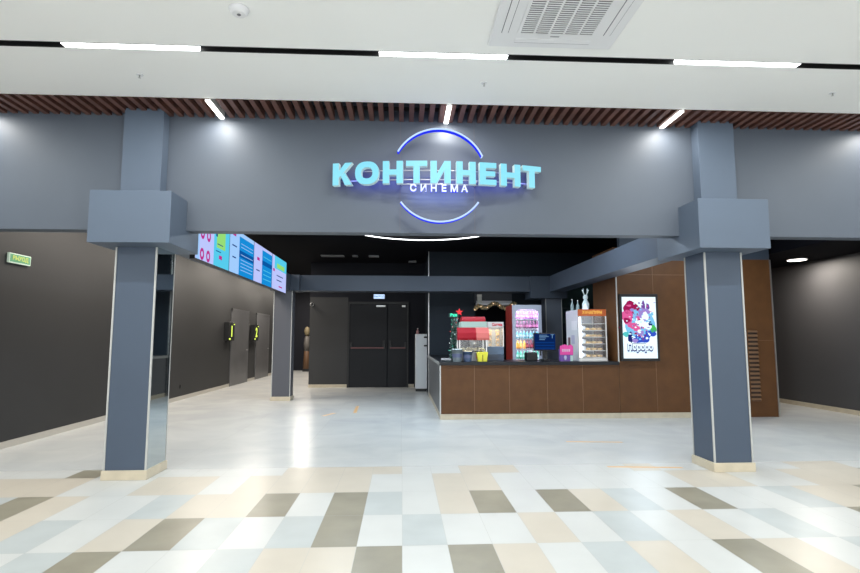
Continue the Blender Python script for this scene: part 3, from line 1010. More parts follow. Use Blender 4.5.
# ------------------------------------------------------------------ things on the counter
def bucket(label, x, y, r0, r1, h, m, fill=None, group='popcorn buckets on the counter'):
    t = thing('popcorn_bucket', label, 'bucket', (x, y, CT), 0, group)
    MB().lathe([(r0, 0), (r0 + (r1 - r0) * .5, h * .5), (r1, h), (r1 + 0.006, h), (r1 + 0.006, h + 0.008), (r1 - 0.003, h + 0.008), (r1 - 0.004, h - 0.02)], m, n=24, cap=False).lathe(
        [(r0, 0.0), (r0 * 0.98, 0.004)], m, n=24).build('bucket_body', t)
    b2 = MB()
    b2.lathe([(r0 * 1.02 + (r1 - r0) * .35, h * .36), (r0 * 1.02 + (r1 - r0) * .7, h * .68)], mat('bucket_band', (0.12, 0.14, 0.25), 0.5), n=24, cap=False)
    b2.build('printed_band', t)
    if fill:
        f_ = MB()
        for i in range(34):
            a, rr = rnd.uniform(0, 2 * PI), r1 * 0.85 * math.sqrt(rnd.random())
            s = rnd.uniform(0.010, 0.016)
            c0 = (rr * math.cos(a), rr * math.sin(a), h - 0.005 + rnd.uniform(0, 0.018))
            f_.lathe([(s * .3, -s), (s, -s * .3), (s * .8, s * .5), (s * .2, s)], fill, c0, 7)
        f_.build('popcorn', t)['kind'] = 'stuff'
    return t


CORN = mat('popcorn_cream', (0.75, 0.66, 0.42), 0.7)
bucket('large grey popcorn bucket leftmost on the counter', 0.962, 9.28, 0.072, 0.098, 0.20, mat('grey_card', (0.18, 0.22, 0.24), 0.5), mat('popcorn_white', (0.6, 0.7, 0.7), 0.7))
bucket('blue popcorn bucket in the middle of the three', 1.146, 9.27, 0.066, 0.088, 0.165, mat('blue_card', (0.07, 0.11, 0.20), 0.5), CORN)
t = thing('yellow_carton', 'bright yellow square popcorn carton before the hot snack case', 'carton', (1.396, 9.25, CT), 0)
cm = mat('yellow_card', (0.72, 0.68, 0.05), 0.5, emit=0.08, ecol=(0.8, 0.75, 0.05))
cc = MB()
a, b_, h = 0.075, 0.095, 0.165
V = [(-a, -a * .8, 0), (a, -a * .8, 0), (a, a * .8, 0), (-a, a * .8, 0), (-b_, -b_ * .8, h), (b_, -b_ * .8, h), (b_, b_ * .8, h), (-b_, b_ * .8, h)]
cc.add(V, [(0, 3, 2, 1), (4, 5, 6, 7), (0, 1, 5, 4), (1, 2, 6, 5), (2, 3, 7, 6), (3, 0, 4, 7)], cm)
cc.build('carton_body', t, bevel=0.004)
MB().tube([(-0.05, 0, h), (-0.045, 0, h + 0.05), (0, 0, h + 0.07), (0.045, 0, h + 0.05), (0.05, 0, h)], 0.008, CORN, 6).build('carton_handle', t)
MB().box(-0.004, 0.004, -0.083, -0.066, 0.0, 0.12, mat('dark_crease', (0.2, 0.18, 0.02), 0.5)).build('crease', t)
t = thing('paper_tray', 'flat pale paper tray at the left end of the counter top', 'tray', (0.83, 10.0, CT))
MB().box(-0.09, 0.09, -0.06, 0.06, 0, 0.006, WHITE_PL).build('tray_base', t)
MB().box(-0.09, 0.09, 0.054, 0.06, 0.006, 0.03, WHITE_PL).build('tray_rim', t)
MB().box(-0.09, 0.09, -0.06, -0.054, 0.006, 0.03, WHITE_PL).build('tray_rim', t)

# popcorn machine
t = thing('popcorn_machine', 'red popcorn machine with curved red awning and glass case', 'popcorn machine', (1.018, 9.45, CT))
W_, D_ = 0.50, 0.42
MB().box(0.0, W_, 0, D_, 0, 0.16, mat('grey_steel', (0.25, 0.26, 0.28), 0.35, 0.5)).build('base', t, bevel=0.006)
for (xx, yy) in ((0.0, 0), (W_ - 0.02, 0), (0.0, D_ - 0.02), (W_ - 0.02, D_ - 0.02)):
    MB().box(xx, xx + 0.02, yy, yy + 0.02, 0.16, 0.52, STEEL).build('corner_post', t)
MB().box(0.02, W_ - 0.02, D_ - 0.02, D_ - 0.01, 0.16, 0.52, mat('machine_back', (0.07, 0.07, 0.08), 0.4)).build('back_panel', t)
MB().box(0.02, W_ - 0.02, 0.005, 0.009, 0.16, 0.40, GLASS).build('front_glass', t)
aw = MB()
pts = [(-0.14, 0.37), (-0.155, 0.41), (-0.13, 0.50), (-0.05, 0.585), (0.0, 0.595), (0.0, 0.37)]
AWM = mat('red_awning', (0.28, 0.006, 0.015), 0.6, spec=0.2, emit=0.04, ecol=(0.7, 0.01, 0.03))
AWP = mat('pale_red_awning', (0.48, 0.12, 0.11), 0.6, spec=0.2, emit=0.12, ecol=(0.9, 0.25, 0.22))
for (xa, xb, mm) in ((-0.04, 0.29, AWM), (0.29, W_ + 0.02, AWP)):
    n = len(pts)
    V = [(xa, q[0], q[1]) for q in pts] + [(xb, q[0], q[1]) for q in pts]
    aw.add(V, [tuple(range(n)), tuple(range(2 * n - 1, n - 1, -1))] + [(i, (i + 1) % n, (i + 1) % n + n, i + n) for i in range(n)], mm)
aw.build('awning', t)
MB().box(0.04, W_, 0, D_, 0.52, 0.70, mat('lit_header', (0.22, 0.30, 0.28), 0.4, emit=0.25, ecol=(0.50, 0.75, 0.68))).build('header', t, bevel=0.005)
rf = MB()
n = 9
V = []
for xx in (0.06, W_ - 0.02):
    for i in range(n):
        a = PI * i / (n - 1)
        V.append((xx, D_ / 2 - 0.21 * math.cos(a), 0.70 + 0.095 * math.sin(a)))
rf.add(V, [tuple(range(n - 1, -1, -1)), tuple(range(n, 2 * n))] + [(i, i + 1, i + 1 + n, i + n) for i in range(n - 1)] + [(0, n, 2 * n - 1, n - 1)], AWM)
rf.build('roof', t)
MB().lathe([(0.07, 0.26), (0.09, 0.30), (0.09, 0.38), (0.03, 0.40)], STEEL, (0.30, 0.22, 0), 18).build('kettle', t)
MB().box(0.30, 0.42, -0.006, 0.0, 0.05, 0.13, mat('machine_logo', (0.45, 0.05, 0.10), 0.4)).build('badge', t)
pc = MB()
for i in range(90):
    s = rnd.uniform(0.012, 0.018)
    pc.lathe([(s * .3, -s), (s, -s * .2), (s * .8, s * .5), (s * .2, s)], CORN, (rnd.uniform(0.05, 0.45), rnd.uniform(0.04, 0.36), 0.178 + rnd.uniform(0, 0.05)), 6)
pc.build('popcorn', t)['kind'] = 'stuff'

# christmas tree with lights
GRN = mat('tinsel_green', (0.05, 0.14, 0.10), 0.6)
t = thing('christmas_tree', 'slim tinselled christmas tree with red star left of the popcorn machine', 'christmas tree', (1.000, 9.995, CT))
MB().lathe([(0.05, 0), (0.05, 0.02), (0.012, 0.03), (0.010, 0.80)], BLACK, n=12).build('trunk', t)
tf = MB()
for i in range(900):
    hh = rnd.uniform(0.05, 0.86)
    R = 0.05 + 0.085 * (1 - hh / 0.95)
    a = rnd.uniform(0, 2 * PI)
    d = Vector((math.cos(a), math.sin(a), -0.25)).normalized()
    p0 = Vector((0, 0, hh)) + d * 0.01
    p1 = Vector((0, 0, hh)) + d * R * rnd.uniform(0.6, 1.0)
    s_v = Vector((-math.sin(a), math.cos(a), 0)) * 0.006
    up = Vector((0, 0, 0.006))
    tf.add([p0 - s_v, p0 + s_v, p1 + s_v + up, p1 - s_v - up, (p0 + p1) / 2 + up * 3], [(0, 1, 4), (1, 2, 4), (2, 3, 4), (3, 0, 4), (3, 2, 1, 0)], GRN if rnd.random() < 0.7 else mat('tinsel_silver', (0.35, 0.42, 0.42), 0.3, 0.5))
tf.build('branches', t)['kind'] = 'stuff'
LT = [glow('tree_white_light', (0.7, 0.85, 0.85), 1.2), glow('tree_green_light', (0.05, 0.6, 0.4), 1.1), glow('tree_red_light', (0.8, 0.12, 0.12), 1.0)]
for i in range(28):
    hh = 0.07 + 0.76 * i / 28
    a = i * 2.4
    R = 0.05 + 0.085 * (1 - hh / 0.95)
    MB().lathe([(0.003, -0.009), (0.008, -0.003), (0.008, 0.004), (0.003, 0.009)], LT[i % 3], (R * math.cos(a), R * math.sin(a), hh), 8).build('light_bulb', t)
st = MB()
V = [(0, -0.02, 0), (0, 0.02, 0)]
for i in range(10):
    a = PI / 2 + i * PI / 5
    r = 0.075 if i % 2 == 0 else 0.032
    V.append((r * math.cos(a), 0, r * math.sin(a)))
st.add(V, [(0, 2 + i, 2 + (i + 1) % 10) for i in range(10)] + [(1, 2 + (i + 1) % 10, 2 + i) for i in range(10)], glow('star_red_light', (0.8, 0.05, 0.06), 1.1))
st.build('star', t, (0.08, -0.03, 0.895))
t = thing('neon_word_sign', 'little green glowing sign beside the red tree star', 'sign', (0.955, 9.79, 1.79))
MB().tube([(0.0, 0.02, 0.0), (0.0, 0.02, -0.80)], 0.004, BLACK, 6).box(-0.05, 0.05, 0, 0.04, -0.805, -0.798, BLACK).build('stand', t)
MB().box(-0.085, 0.085, 0, 0.02, -0.03, 0.04, mat('dark_green_back', (0.01, 0.08, 0.06), 0.4)).build('back_plate', t)
MB().text('Вкл', 0.07, glow('neon_green', (0.05, 0.85, 0.5), 1.4), (0, -0.004, 0.005), bold=0.003, depth=0.004).build('glowing_word', t)

# hot snack case
t = thing('hot_snack_case', 'white headed hot snack case with lit window right of the popcorn machine', 'food warmer', (1.560, 9.66, CT))
W_, D_ = 0.30, 0.38
GB = mat('case_blue_grey', (0.05, 0.07, 0.11), 0.4)
MB().box(0, W_, 0, D_, 0, 0.11, GB).build('base', t, bevel=0.004)
MB().box(0.0, W_, 0.0, D_, 0.11, 0.25, mat('case_mid', (0.10, 0.16, 0.25), 0.35)).build('lower_body', t, bevel=0.004)
for (xa, xb) in ((0, 0.015), (W_ - 0.015, W_)):
    MB().box(xa, xb, 0, D_, 0.25, 0.60, STEEL).build('side_panel', t)
MB().box(0.015, W_ - 0.015, D_ - 0.015, D_, 0.25, 0.60, mat('case_back', (0.35, 0.36, 0.38), 0.3, emit=0.15, ecol=(0.9, 0.85, 0.7))).build('back_panel', t)
MB().box(0.015, W_ - 0.015, 0.004, 0.008, 0.25, 0.60, GLASS).build('window', t)
MB().box(0, W_, 0, D_, 0.60, 0.70, mat('white_header', (0.50, 0.49, 0.50), 0.4, emit=0.10, ecol=(0.9, 0.85, 0.85))).build('header', t, bevel=0.004)
MB().text('Снэки', 0.065, mat('script_red', (0.6, 0.03, 0.06), 0.4), (0.18, -0.004, 0.65), bold=0.003, depth=0.004).build('header_word', t)
area('lamp', (W_ / 2, D_ / 2, 0.58), 0.2, 0.2, 0.8, (1, 0.88, 0.65), parent=t)
BR = mat('baked_crust', (0.72, 0.45, 0.18), 0.55, vary=0.2, vscale=20)
for i in range(6):
    q = thing('pretzel', 'golden baked pretzel hanging in the hot snack case', 'pretzel', (1.560 + 0.075 + (i % 2) * 0.15, 9.86, CT + 0.30 + (i // 2) * 0.10), 0, 'pretzels in the hot snack case')
    MB().tube([(0.035 * math.sin(2 * a_) * 1.0, 0.012 * math.cos(a_), 0.04 * math.cos(a_) + 0.03 * math.cos(2 * a_) * .3) for a_ in [2 * PI * j / 24 for j in range(24)]], 0.010, BR, 7, True).build('dough', q)
    MB().tube([(0, 0, 0.03), (0, 0.0, 0.06)], 0.003, STEEL, 5).build('hook', q)

# POS terminal
t = thing('checkout_monitor', 'black checkout monitor with dark blue screen on the counter', 'monitor', (2.60, 9.60, CT), math.radians(-4))
MB().box(-0.10, 0.10, -0.08, 0.10, 0, 0.02, BLACK).build('foot', t, bevel=0.006)
MB().box(-0.03, 0.03, 0.02, 0.05, 0.02, 0.25, BLACK).build('neck', t, bevel=0.004)
sc_ = MB().box(-0.205, 0.205, -0.015, 0.02, 0.175, 0.50, BLACK).build('monitor_case', t, bevel=0.008)
d = MB()
d.box(-0.19, 0.19, -0.0175, -0.0155, 0.195, 0.485, glow('pos_blue', rgb(8, 32, 80), 1.0))
d.text('T', 0.10, glow('pos_text', rgb(110, 150, 185), 1.0), (0.135, -0.019, 0.435), depth=0.001)
for (zz, ww) in ((0.455, 0.14), (0.43, 0.17), (0.405, 0.12), (0.375, 0.10)):
    d.box(-0.10, -0.10 + ww, -0.0195, -0.018, zz, zz + 0.009, MATS['pos_text'])
for i in range(3):
    d.box(-0.17, 0.17, -0.0195, -0.018, 0.215 + i * 0.05, 0.235 + i * 0.05, glow('pos_mid', rgb(12, 50, 110), 1.0))
d.build('display', t)
t = thing('receipt_printer', 'black receipt printer left of the checkout monitor', 'printer', (2.33, 9.55, CT))
MB().box(-0.10, 0.10, -0.10, 0.10, 0, 0.15, BLACK).build('body', t, bevel=0.012)
MB().box(-0.055, 0.055, -0.02, 0.0, 0.148, 0.155, GREYLINE).build('paper_slot', t)
MB().box(-0.04, 0.04, -0.012, -0.010, 0.152, 0.175, WHITE_PL).build('paper', t)
t = thing('card_terminal', 'small black card terminal before the checkout monitor', 'card reader', (2.50, 9.30, CT), 0.2)
MB().box(-0.04, 0.04, -0.07, 0.07, 0, 0.04, BLACK).build('body', t, bevel=0.008)
MB().box(-0.03, 0.03, 0.0, 0.05, 0.04, 0.042, mat('terminal_screen', (0.05, 0.15, 0.12), 0.3)).build('display', t)
kp = MB()
for i in range(12):
    kp.box(-0.028 + (i % 3) * 0.02, -0.012 + (i % 3) * 0.02, -0.06 + (i // 3) * 0.014, -0.05 + (i // 3) * 0.014, 0.04, 0.043, GREYLINE)
kp.build('keypad', t)

# promo box
t = thing('promo_carton', 'small pink and violet printed carton before the pastry display', 'carton', (2.92, 9.34, CT), 0)
PK = Matrix.Diagonal((0.76, 1, 1.12, 1))
MB().box(-0.15, 0.15, 0, 0.10, 0, 0.185, mat('violet_card', (0.16, 0.08, 0.33), 0.5)).xf(PK).build('carton_body', t, bevel=0.003)
hd = MB()
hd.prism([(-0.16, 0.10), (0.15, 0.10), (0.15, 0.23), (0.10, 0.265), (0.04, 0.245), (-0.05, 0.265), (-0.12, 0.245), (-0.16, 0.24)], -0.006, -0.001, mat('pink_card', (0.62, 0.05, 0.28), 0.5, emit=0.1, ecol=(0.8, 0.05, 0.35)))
hd.xf(PK).build('pink_header', t)
pr = MB()
for i in range(4):
    pr.prism([(-0.11 + i * 0.05, 0.15), (-0.075 + i * 0.05, 0.15), (-0.075 + i * 0.05, 0.19), (-0.11 + i * 0.05, 0.19)], -0.010, -0.0065, mat('pale_pink', (0.7, 0.45, 0.6), 0.5))
pr.prism([(-0.05, 0.02), (-0.02, 0.02), (0.0, 0.06), (-0.015, 0.09), (-0.055, 0.09), (-0.07, 0.06)], -0.006, -0.001, mat('pale_lilac', (0.5, 0.5, 0.7), 0.5))
pr.prism([(0.08, 0.0), (0.145, 0.0), (0.145, 0.09), (0.08, 0.09)], -0.006, -0.001, mat('pale_mint', (0.5, 0.65, 0.6), 0.5))
pr.xf(PK).build('print', t)

# pastry display
t = thing('pastry_display', 'white heated pastry display cabinet with orange header on the counter', 'display cabinet', (3.14, 9.35, CT))
W_, D_, H_ = 0.52, 0.68, 0.915
MB().box(0, 0.012, 0.02, D_, 0, H_, mat('display_side', (0.62, 0.64, 0.68), 0.35)).build('side_panel', t)
MB().box(W_ - 0.02, W_, 0, 0.02, 0.05, 0.80, STEEL).build('corner_post', t)
MB().box(W_ - 0.02, W_, D_ - 0.02, D_, 0.05, H_ - 0.01, STEEL).build('corner_post', t)
MB().box(0.0, 0.02, -0.004, 0.02, 0.05, 0.80, STEEL).build('corner_post', t)
MB().box(0.012, W_ - 0.02, D_ - 0.02, D_, 0.05, H_ - 0.01, mat('display_back', (0.22, 0.25, 0.29), 0.35)).build('back_panel', t)
MB().box(0.012, W_, 0, D_, 0, 0.05, STEEL).build('base', t)
MB().box(0.012, W_, 0, D_, H_ - 0.01, H_, WHITE).build('top_panel', t)
MB().box(0.02, W_ - 0.02, 0.004, 0.008, 0.05, 0.80, GLASS).build('front_glass', t)
MB().box(W_ - 0.008, W_ - 0.004, 0.02, D_ - 0.02, 0.05, 0.80, GLASS).build('side_glass', t)
MB().box(0.005, W_ - 0.005, -0.008, 0.03, 0.80, 0.92, mat('orange_header', (0.30, 0.06, 0.01), 0.4, emit=0.30, ecol=(0.50, 0.10, 0.01))).build('header', t, bevel=0.004)
MB().text('ХАЧАПУРИ', 0.075, glow('header_yellow', (0.8, 0.45, 0.10), 1.0), (W_ / 2, -0.012, 0.86), bold=0.003, depth=0.004, fit=0.36).build('header_word', t)
for k_ in range(6):
    MB().box(0.02, W_ - 0.02, 0.03, D_ - 0.03, 0.06 + k_ * 0.12, 0.068 + k_ * 0.12, STEEL).build('shelf', t)
s2 = MB()
s2.box(-0.003, -0.001, 0.06, 0.36, 0.55, 0.72, mat('paper_white', (0.75, 0.76, 0.80), 0.5))
s2.box(-0.003, -0.001, 0.20, 0.38, 0.30, 0.46, mat('paper_lilac', (0.45, 0.45, 0.60), 0.5))
s2.box(-0.003, -0.001, 0.45, 0.58, 0.25, 0.42, mat('paper_dark', (0.12, 0.05, 0.07), 0.5))
s2.build('side_notices', t)
MB().box(0.025, 0.06, 0.015, 0.03, 0.06, 0.78, glow('display_tube_light', (0.85, 0.92, 1.0), 4.0)).build('light_tube', t)
area('lamp', (W_ / 2, 0.06, 0.78), 0.35, 0.05, 1.5, (0.85, 0.92, 1.0), (0.5, 0, 0), parent=t)
area('lamp', (0.04, 0.08, 0.42), 0.02, 0.7, 3.0, (0.85, 0.92, 1.0), (PI / 2, 0, -0.5), parent=t)
names = ['round golden pastry on the %s shelf of the pastry display' % q for q in ('lowest', 'second', 'third', 'fourth', 'fifth')]
proto = None
for k_ in range(5):
    for j in range(3):
        for i in (1, 2, 3):
            if proto is None:
                q = thing('pastry', names[k_], 'pastry', (0, 0, 0), 0, 'pastries on the display shelves')
                MB().lathe([(0.025, 0), (0.046, 0.008), (0.050, 0.022), (0.036, 0.038), (0.012, 0.044)], BR, n=14).build('crust', q)
                MB().lathe([(0.020, 0.041), (0.015, 0.048), (0.004, 0.050)], mat('cheese_filling', (0.75, 0.62, 0.35), 0.5), n=10).build('filling', q)
                proto = q
            else:
                q = copy_tree(proto)
                q['label'] = names[k_]
            q.location = (3.14 + 0.10 + i * 0.108, 9.35 + 0.11 + j * 0.17, CT + 0.068 + k_ * 0.12)

wp = None  # white rolls added in place of bright reflections on each shelf
for k_ in range(5):
    for j in range(3):
        if wp is None:
            wp = q = thing('blotch_roll', 'x', 'reflection stand-in', (0, 0, 0), 0, 'white rolls standing in for bright blotches on the display shelves')
            MB().lathe([(0.012, -0.055), (0.036, -0.045), (0.040, 0), (0.036, 0.045), (0.012, 0.055)], mat('blotch_white', (0.80, 0.83, 0.88), 0.4), (0, 0, 0.04), 14, 'x').build('blotch_body', q)
            MB().box(-0.012, 0.012, -0.030, 0.030, 0.074, 0.082, mat('blotch_band', (0.35, 0.40, 0.55), 0.5)).build('paper_label', q)
        else:
            q = copy_tree(wp)
        q['label'] = 'white roll added as a bright blotch at the left of the %s shelf of the pastry display' % ('lowest', 'second', 'third', 'fourth', 'fifth')[k_]
        q.location = (3.14 + 0.115, 9.35 + 0.11 + j * 0.17, CT + 0.068 + k_ * 0.12)

# things on top of display
TOP = CT + 0.915
t = thing('white_table_lamp', 'white glowing cone on top of the pastry display', 'lamp', (3.33, 9.50, TOP))
MB().lathe([(0.03, 0), (0.03, 0.01)], BLACK, n=16).build('base', t)
MB().lathe([(0.055, 0.01), (0.04, 0.06), (0.015, 0.11)], glow('cone_light', (0.7, 0.78, 0.95), 1.1), n=18).build('shade', t)
FROST = mat('frosted_glass', (0.30, 0.40, 0.42), 0.3)
for (xx, yy, hh, lab) in ((3.20, 9.83, 0.20, 'frosted bottle at the left on top of the pastry display'),
                          (3.29, 9.78, 0.18, 'pale slim bottle beside the glowing cone')):
    t = thing('bottle', lab, 'bottle', (xx, yy, TOP), 0, 'bottles on the pastry display')
    MB().lathe([(0.028, 0), (0.030, 0.01), (0.030, hh * .55), (0.012, hh * .75), (0.010, hh)], FROST, n=14).build('bottle_body', t)
    MB().lathe([(0.012, hh), (0.012, hh + 0.02)], WHITE_PL, n=10).build('cap', t)
t = thing('reindeer_ornament', 'pale reindeer ornament with upright antlers on the pastry display', 'ornament', (3.42, 9.72, TOP))
bd = MB()
PALE = mat('frosted_ornament', (0.55, 0.65, 0.68), 0.4, emit=0.12, ecol=(0.6, 0.75, 0.8))
bd.lathe([(0.03, 0.0), (0.05, 0.04), (0.055, 0.10), (0.03, 0.15), (0.022, 0.17)], PALE, n=14)
bd.lathe([(0.01, 0.16), (0.035, 0.18), (0.035, 0.22), (0.012, 0.24)], PALE, n=12)
bd.build('body', t)
for s in (-1, 1):
    MB().tube([(s * 0.015, 0, 0.235), (s * 0.035, 0, 0.28), (s * 0.03, 0, 0.33)], 0.008, PALE, 6).tube([(s * 0.033, 0, 0.28), (s * 0.055, 0, 0.31)], 0.006, PALE, 6).build('antler', t)

t.scale = (1.2, 1.2, 1.25)
# menu chalkboard behind
t = thing('chalkboard', 'dark green chalkboard on the wall behind the pastry display', 'chalkboard', (4.45, 13.2, 1.75))
MB().box(-0.60, 0.75, -0.030, -0.005, 0, 1.1, mat('chalkboard_green', (0.025, 0.055, 0.055), 0.6, vary=0.3, vscale=3)).build('board', t)
ch = MB()
CHK = mat('chalk', (0.28, 0.34, 0.36), 0.8)
ch.box(-0.40, 0.40, -0.033, -0.0305, 0.38, 0.386, CHK)
for xx in (-0.3, -0.1, 0.2):
    ch.box(xx, xx + 0.05, -0.033, -0.0305, 0.30, 0.34, CHK)
ch.build('chalk_marks', t)

# ------------------------------------------------------------------ drinks fridge on the floor behind the counter
t = thing('drinks_fridge', 'tall lit drinks fridge with white door frame and red side', 'fridge', (2.405, 11.5, 0))
W_, D_, H_ = 0.64, 0.70, 2.10
FRI = mat('fridge_inside', (0.60, 0.56, 0.66), 0.4, emit=0.12, ecol=(0.80, 0.72, 1.0))
REDL = mat('fridge_red', (0.20, 0.018, 0.015), 0.5, emit=0.04, ecol=(0.8, 0.05, 0.03), vary=0.5, vscale=9)
f = MB()
f.box(-0.004, 0, 0, D_, 0.05, H_, REDL)
f.box(0, 0.03, 0, D_, 0.05, H_, WHITE)
f.box(W_ - 0.03, W_, 0, D_, 0.05, H_, WHITE)
f.box(0.03, W_ - 0.03, D_ - 0.03, D_, 0.05, H_, FRI)
f.box(0.03, W_ - 0.03, 0, D_ - 0.03, 0.05, 0.35, BLACK)
f.box(0.03, W_ - 0.03, 0, D_ - 0.03, H_ - 0.05, H_, WHITE)
f.box(0.05, W_ - 0.05, 0.05, D_ - 0.05, 0, 0.05, BLACK)
f.build('cabinet_body', t)
df = MB()
DW = mat('fridge_door_frame', (0.42, 0.47, 0.55), 0.3, emit=0.12, ecol=(0.55, 0.6, 0.9))
for (a, b_, c0, c1) in ((0, 0.07, 0.36, H_), (W_ - 0.07, W_, 0.36, H_), (0.07, W_ - 0.07, H_ - 0.09, H_), (0.07, W_ - 0.07, 0.36, 0.42)):
    df.box(a, b_, -0.04, -0.001, c0, c1, DW)
# rounded inner corners
for (cx, cz, sx, sz) in ((0.07, H_ - 0.09, 1, -1), (W_ - 0.07, H_ - 0.09, -1, -1)):
    pts = [(cx, cz)] + [(cx + sx * 0.10 * (1 - math.sin(a_)), cz + sz * 0.10 * (1 - math.cos(a_))) for a_ in [PI / 2 * j / 6 for j in range(7)]]
    if sx * sz > 0:
        pts = pts[::-1]
    df.prism(pts[::-1], -0.04, -0.001, DW)
dr = df.build('door', t)
MB().box(0.07, W_ - 0.07, -0.022, -0.018, 0.42, H_ - 0.09, GLASS).build('door_glass', dr)
MB().box(W_ - 0.055, W_ - 0.03, -0.075, -0.041, 1.0, 1.5, BLACK).build('handle', dr, bevel=0.006)
SH = [0.93, 1.15, 1.37, 1.59, 1.80]
for zz in SH:
    MB().box(0.03, W_ - 0.03, 0.05, D_ - 0.03, zz - 0.02, zz, WHITE).build('shelf', t)
MB().box(0.034, 0.05, 0.02, 0.04, 0.4, H_ - 0.1, glow('fridge_tube_light', (0.85, 0.75, 1.0), 5.0)).box(W_ - 0.05, W_ - 0.034, 0.02, 0.04, 0.4, H_ - 0.1, MATS['fridge_tube_light']).build('light_tube', t)
area('lamp', (W_ / 2, 0.05, H_ - 0.07), 0.5, 0.06, 4, (0.85, 0.72, 1.0), (0.35, 0, 0), parent=t)
for zz in SH[1:]:
    area('lamp', (W_ / 2, 0.06, zz - 0.03), 0.5, 0.04, 0.8, (0.85, 0.8, 1.0), (0.5, 0, 0), parent=t)


def bottle_proto(mb_col, cap_col, name_mat, h=0.22, r=0.034):
    q = bpy.data.objects.new('drink_bottle', None)
    COL.objects.link(q)
    q.empty_display_size = 0.05
    MB().lathe([(r * .9, 0), (r, 0.01), (r, h * .62), (r * .45, h * .82), (r * .38, h * .92)], mb_col, n=12).build('bottle_body', q)
    MB().lathe([(r * .45, h * .92), (r * .45, h)], cap_col, n=8).build('cap', q)
    MB().lathe([(r * 1.03, h * .22), (r * 1.03, h * .5)], name_mat, n=12, cap=False).build('bottle_label', q)
    return q


def dm(n, c, e=0.12):
    return mat(n, c, 0.3, emit=e, ecol=c)


rows = [
    (SH[4], 0.16, [('violet', (0.30, 0.10, 0.35), (0.7, 0.4, 0.65), 8, 'magenta labelled bottle on the top shelf of the drinks fridge')]),
    (SH[3], 0.165, [('dark', (0.12, 0.03, 0.10), (0.65, 0.25, 0.45), 8, 'dark bottle with pink label on the second shelf of the drinks fridge')]),
    (SH[2], 0.165, [('teal', (0.10, 0.40, 0.42), (0.55, 0.75, 0.80), 8, 'pale teal bottle on the third shelf of the drinks fridge')]),
    (SH[1], 0.175, [('orange', (0.85, 0.42, 0.04), (0.95, 0.60, 0.12), 4, 'orange juice bottle on the fourth shelf of the drinks fridge'),
                   ('cola', (0.12, 0.02, 0.04), (0.50, 0.08, 0.12), 4, 'dark red bottle on the fourth shelf of the drinks fridge')]),
    (SH[0], 0.175, [('green', (0.05, 0.40, 0.25), (0.45, 0.80, 0.65), 8, 'green bottle on the lowest shelf of the drinks fridge')]),
]
for zz, hh, kinds in rows:
    i = 0
    for nm, c1, c2, cnt, lab in kinds:
        pr_ = bottle_proto(dm('drink_' + nm, c1, 0.05), dm('cap_' + nm, c2, 0.05), dm('label_' + nm, c2, 0.08), hh)
        pr_['label'] = lab
        pr_['category'] = 'bottle'
        pr_['group'] = nm + ' bottles in the drinks fridge'
        for j in range(cnt):
            q = pr_ if j == 0 else copy_tree(pr_)
            q.location = (2.405 + 0.062 + i * 0.0737, 11.62 + (0.0 if i % 2 else 0.015), zz)
            i += 1

# garland round the kitchen opening
t = thing('tinsel_garland', 'lit tinsel garland draped under the white lintel of the kitchen opening', 'garland', (2.265, 12.86, 2.165))
tg = MB()
path = []
for i in range(60):
    u = i / 59
    xx = -0.50 + 1.0 * u
    path.append(Vector((xx, -0.02, 0.06 - 0.12 * math.sin(PI * 2 * u) ** 2 - (0.10 - u if u < 0.10 else 0) * 1.6)))
TG = [mat('tinsel_dark', (0.10, 0.12, 0.08), 0.5), mat('tinsel_gold', (0.55, 0.38, 0.18), 0.35, 0.3)]
for pnt in path:
    for j in range(14):
        d = Vector((rnd.uniform(-1, 1), rnd.uniform(-0.4, 0.4), rnd.uniform(-1, 1))).normalized() * rnd.uniform(0.03, 0.06)
        s_v = Vector((d.z, 0, -d.x)).normalized() * 0.007
        tg.add([pnt - s_v, pnt + s_v, pnt + d + s_v, pnt + d - s_v, pnt + d * .5 + Vector((0, -0.008, 0))], [(0, 1, 4), (1, 2, 4), (2, 3, 4), (3, 0, 4), (3, 2, 1, 0)], TG[j % 2])
tg.build('tinsel', t)['kind'] = 'stuff'
GW = glow('garland_warm_light', (0.9, 0.6, 0.35), 1.3)
for i in range(0, 60, 9):
    pnt = path[i]
    MB().lathe([(0.004, -0.014), (0.014, -0.004), (0.014, 0.006), (0.004, 0.014)], GW, (pnt.x, -0.06, pnt.z + 0.01 * (i % 3)), 8).build('light_bulb', t)
t = thing('gift_box', 'pale upright box at the left end of the white lintel', 'box', (1.90, 12.985, 2.235))
MB().box(-0.055, 0.055, -0.08, 0.0, 0, 0.21, mat('pale_card', (0.62, 0.64, 0.58), 0.5)).build('box_body', t, bevel=0.004)
MB().box(-0.058, 0.058, -0.083, 0.0, 0.16, 0.213, mat('pale_card_lid', (0.72, 0.72, 0.66), 0.5)).build('lid', t)
tag(MB().box(1.82, 2.74, 12.90, 13.05, 2.19, 2.235, WHITE_PL).box(1.84, 2.72, 12.99, 13.05, 2.235, 2.30, WHITE_PL).build('lintel_shelf', bevel=0.004), 'white shelf across the top of the kitchen opening', 'shelf')

# ------------------------------------------------------------------ passage downlight on the right
t = thing('downlight', 'round bright downlight in the black ceiling of the right passage', 'ceiling light', (7.64, 9.80, 2.90))
MB().lathe([(0.175, -0.02), (0.175, 0)], WHITE_PL, n=32).build('rim', t)
MB().lathe([(0.155, -0.026), (0.16, -0.021)], glow('downlight_glow', (1.0, 0.93, 0.82), 5.0), n=32).build('diffuser', t)
area('lamp', (0, 0, -0.035), 0.34, 0.34, 34, (1, 0.92, 0.82), parent=t)

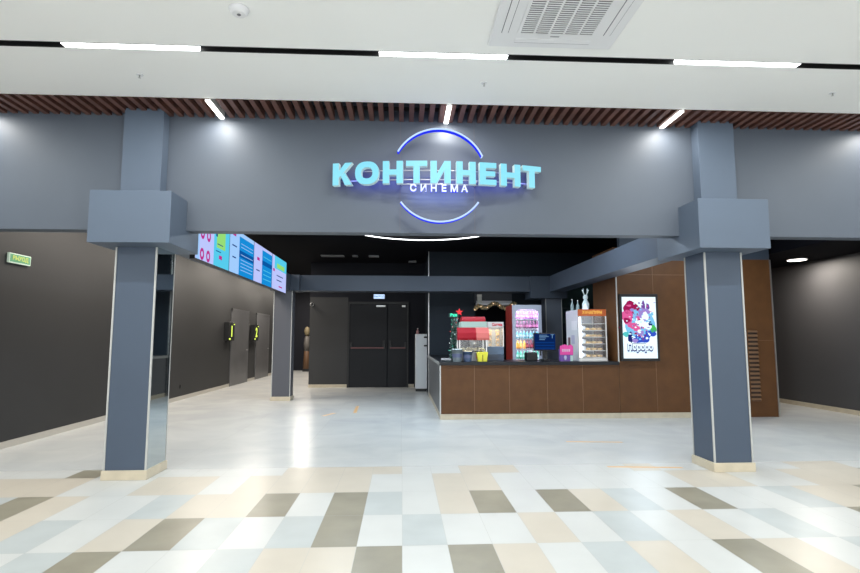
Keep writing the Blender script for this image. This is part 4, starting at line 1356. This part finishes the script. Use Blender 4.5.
# left aisle downlights (hidden behind the bulkhead) with their light
for i, yy in enumerate((8.2, 11.6, 15.0, 18.4, 21.6)):
    t = thing('downlight', 'round warm downlight over the left aisle behind the bulkhead', 'ceiling light', (-3.9, yy, 3.55), 0, 'downlights over the left aisle')
    MB().lathe([(0.11, -0.02), (0.11, 0)], WHITE_PL, n=24).build('rim', t)
    MB().lathe([(0.09, -0.026), (0.095, -0.021)], glow('aisle_glow', (1.0, 0.88, 0.72), 6.0), n=24).build('diffuser', t)
    q = (0.9, 0.9, 0.8, 0.5, 0.3)[i]
    area('lamp', (0, 0, -0.035), q, q, (75, 85, 90, 85, 80)[i], (1, 0.91, 0.80), parent=t)
# lobby downlights over open floor and bar
for (xx, yy, pw) in ((0.5, 7.8, 48), (2.3, 7.8, 42), (1.7, 10.9, 12), (-1.0, 9.6, 40), (5.2, 7.6, 45)):
    t = thing('downlight', 'round cool downlight over the lobby floor behind the bulkhead', 'ceiling light', (xx, yy, 3.55), 0, 'downlights over the lobby')
    MB().lathe([(0.11, -0.02), (0.11, 0)], WHITE_PL, n=24).build('rim', t)
    MB().lathe([(0.09, -0.026), (0.095, -0.021)], glow('lobby_glow', (0.85, 0.93, 1.0), 20.0), n=24).build('diffuser', t)
    area('lamp', (0, 0, -0.035), 0.16, 0.16, pw, (0.78, 0.90, 1.0), parent=t)

# floor tapes
TAPE = mat('orange_floor_tape', (0.62, 0.40, 0.20), 0.5)
for (pts, lab) in (([(-1.42, 9.68), (-1.36, 9.66), (-1.20, 10.04), (-1.26, 10.06)], 'short orange floor tape near the slim rear column'),
                   ([(-0.89, 10.04), (-0.83, 10.04), (-0.86, 11.05), (-0.92, 11.05)], 'orange floor tape pointing at the double door'),
                   ([(2.19, 7.10), (2.92, 7.02), (2.92, 7.07), (2.19, 7.15)], 'thin orange floor tape before the snack counter'),
                   ([(2.20, 5.70), (2.98, 5.62), (2.98, 5.67), (2.20, 5.75)], 'orange floor tape at the edge of the coloured tiles')):
    V = [(x_, y_, 0.0) for x_, y_ in pts] + [(x_, y_, 0.0015) for x_, y_ in pts]
    tag(MB().add(V, [(3, 2, 1, 0), (4, 5, 6, 7), (0, 1, 5, 4), (1, 2, 6, 5), (2, 3, 7, 6), (3, 0, 4, 7)], TAPE).build('floor_tape'), lab, 'floor tape', 'orange floor tapes')
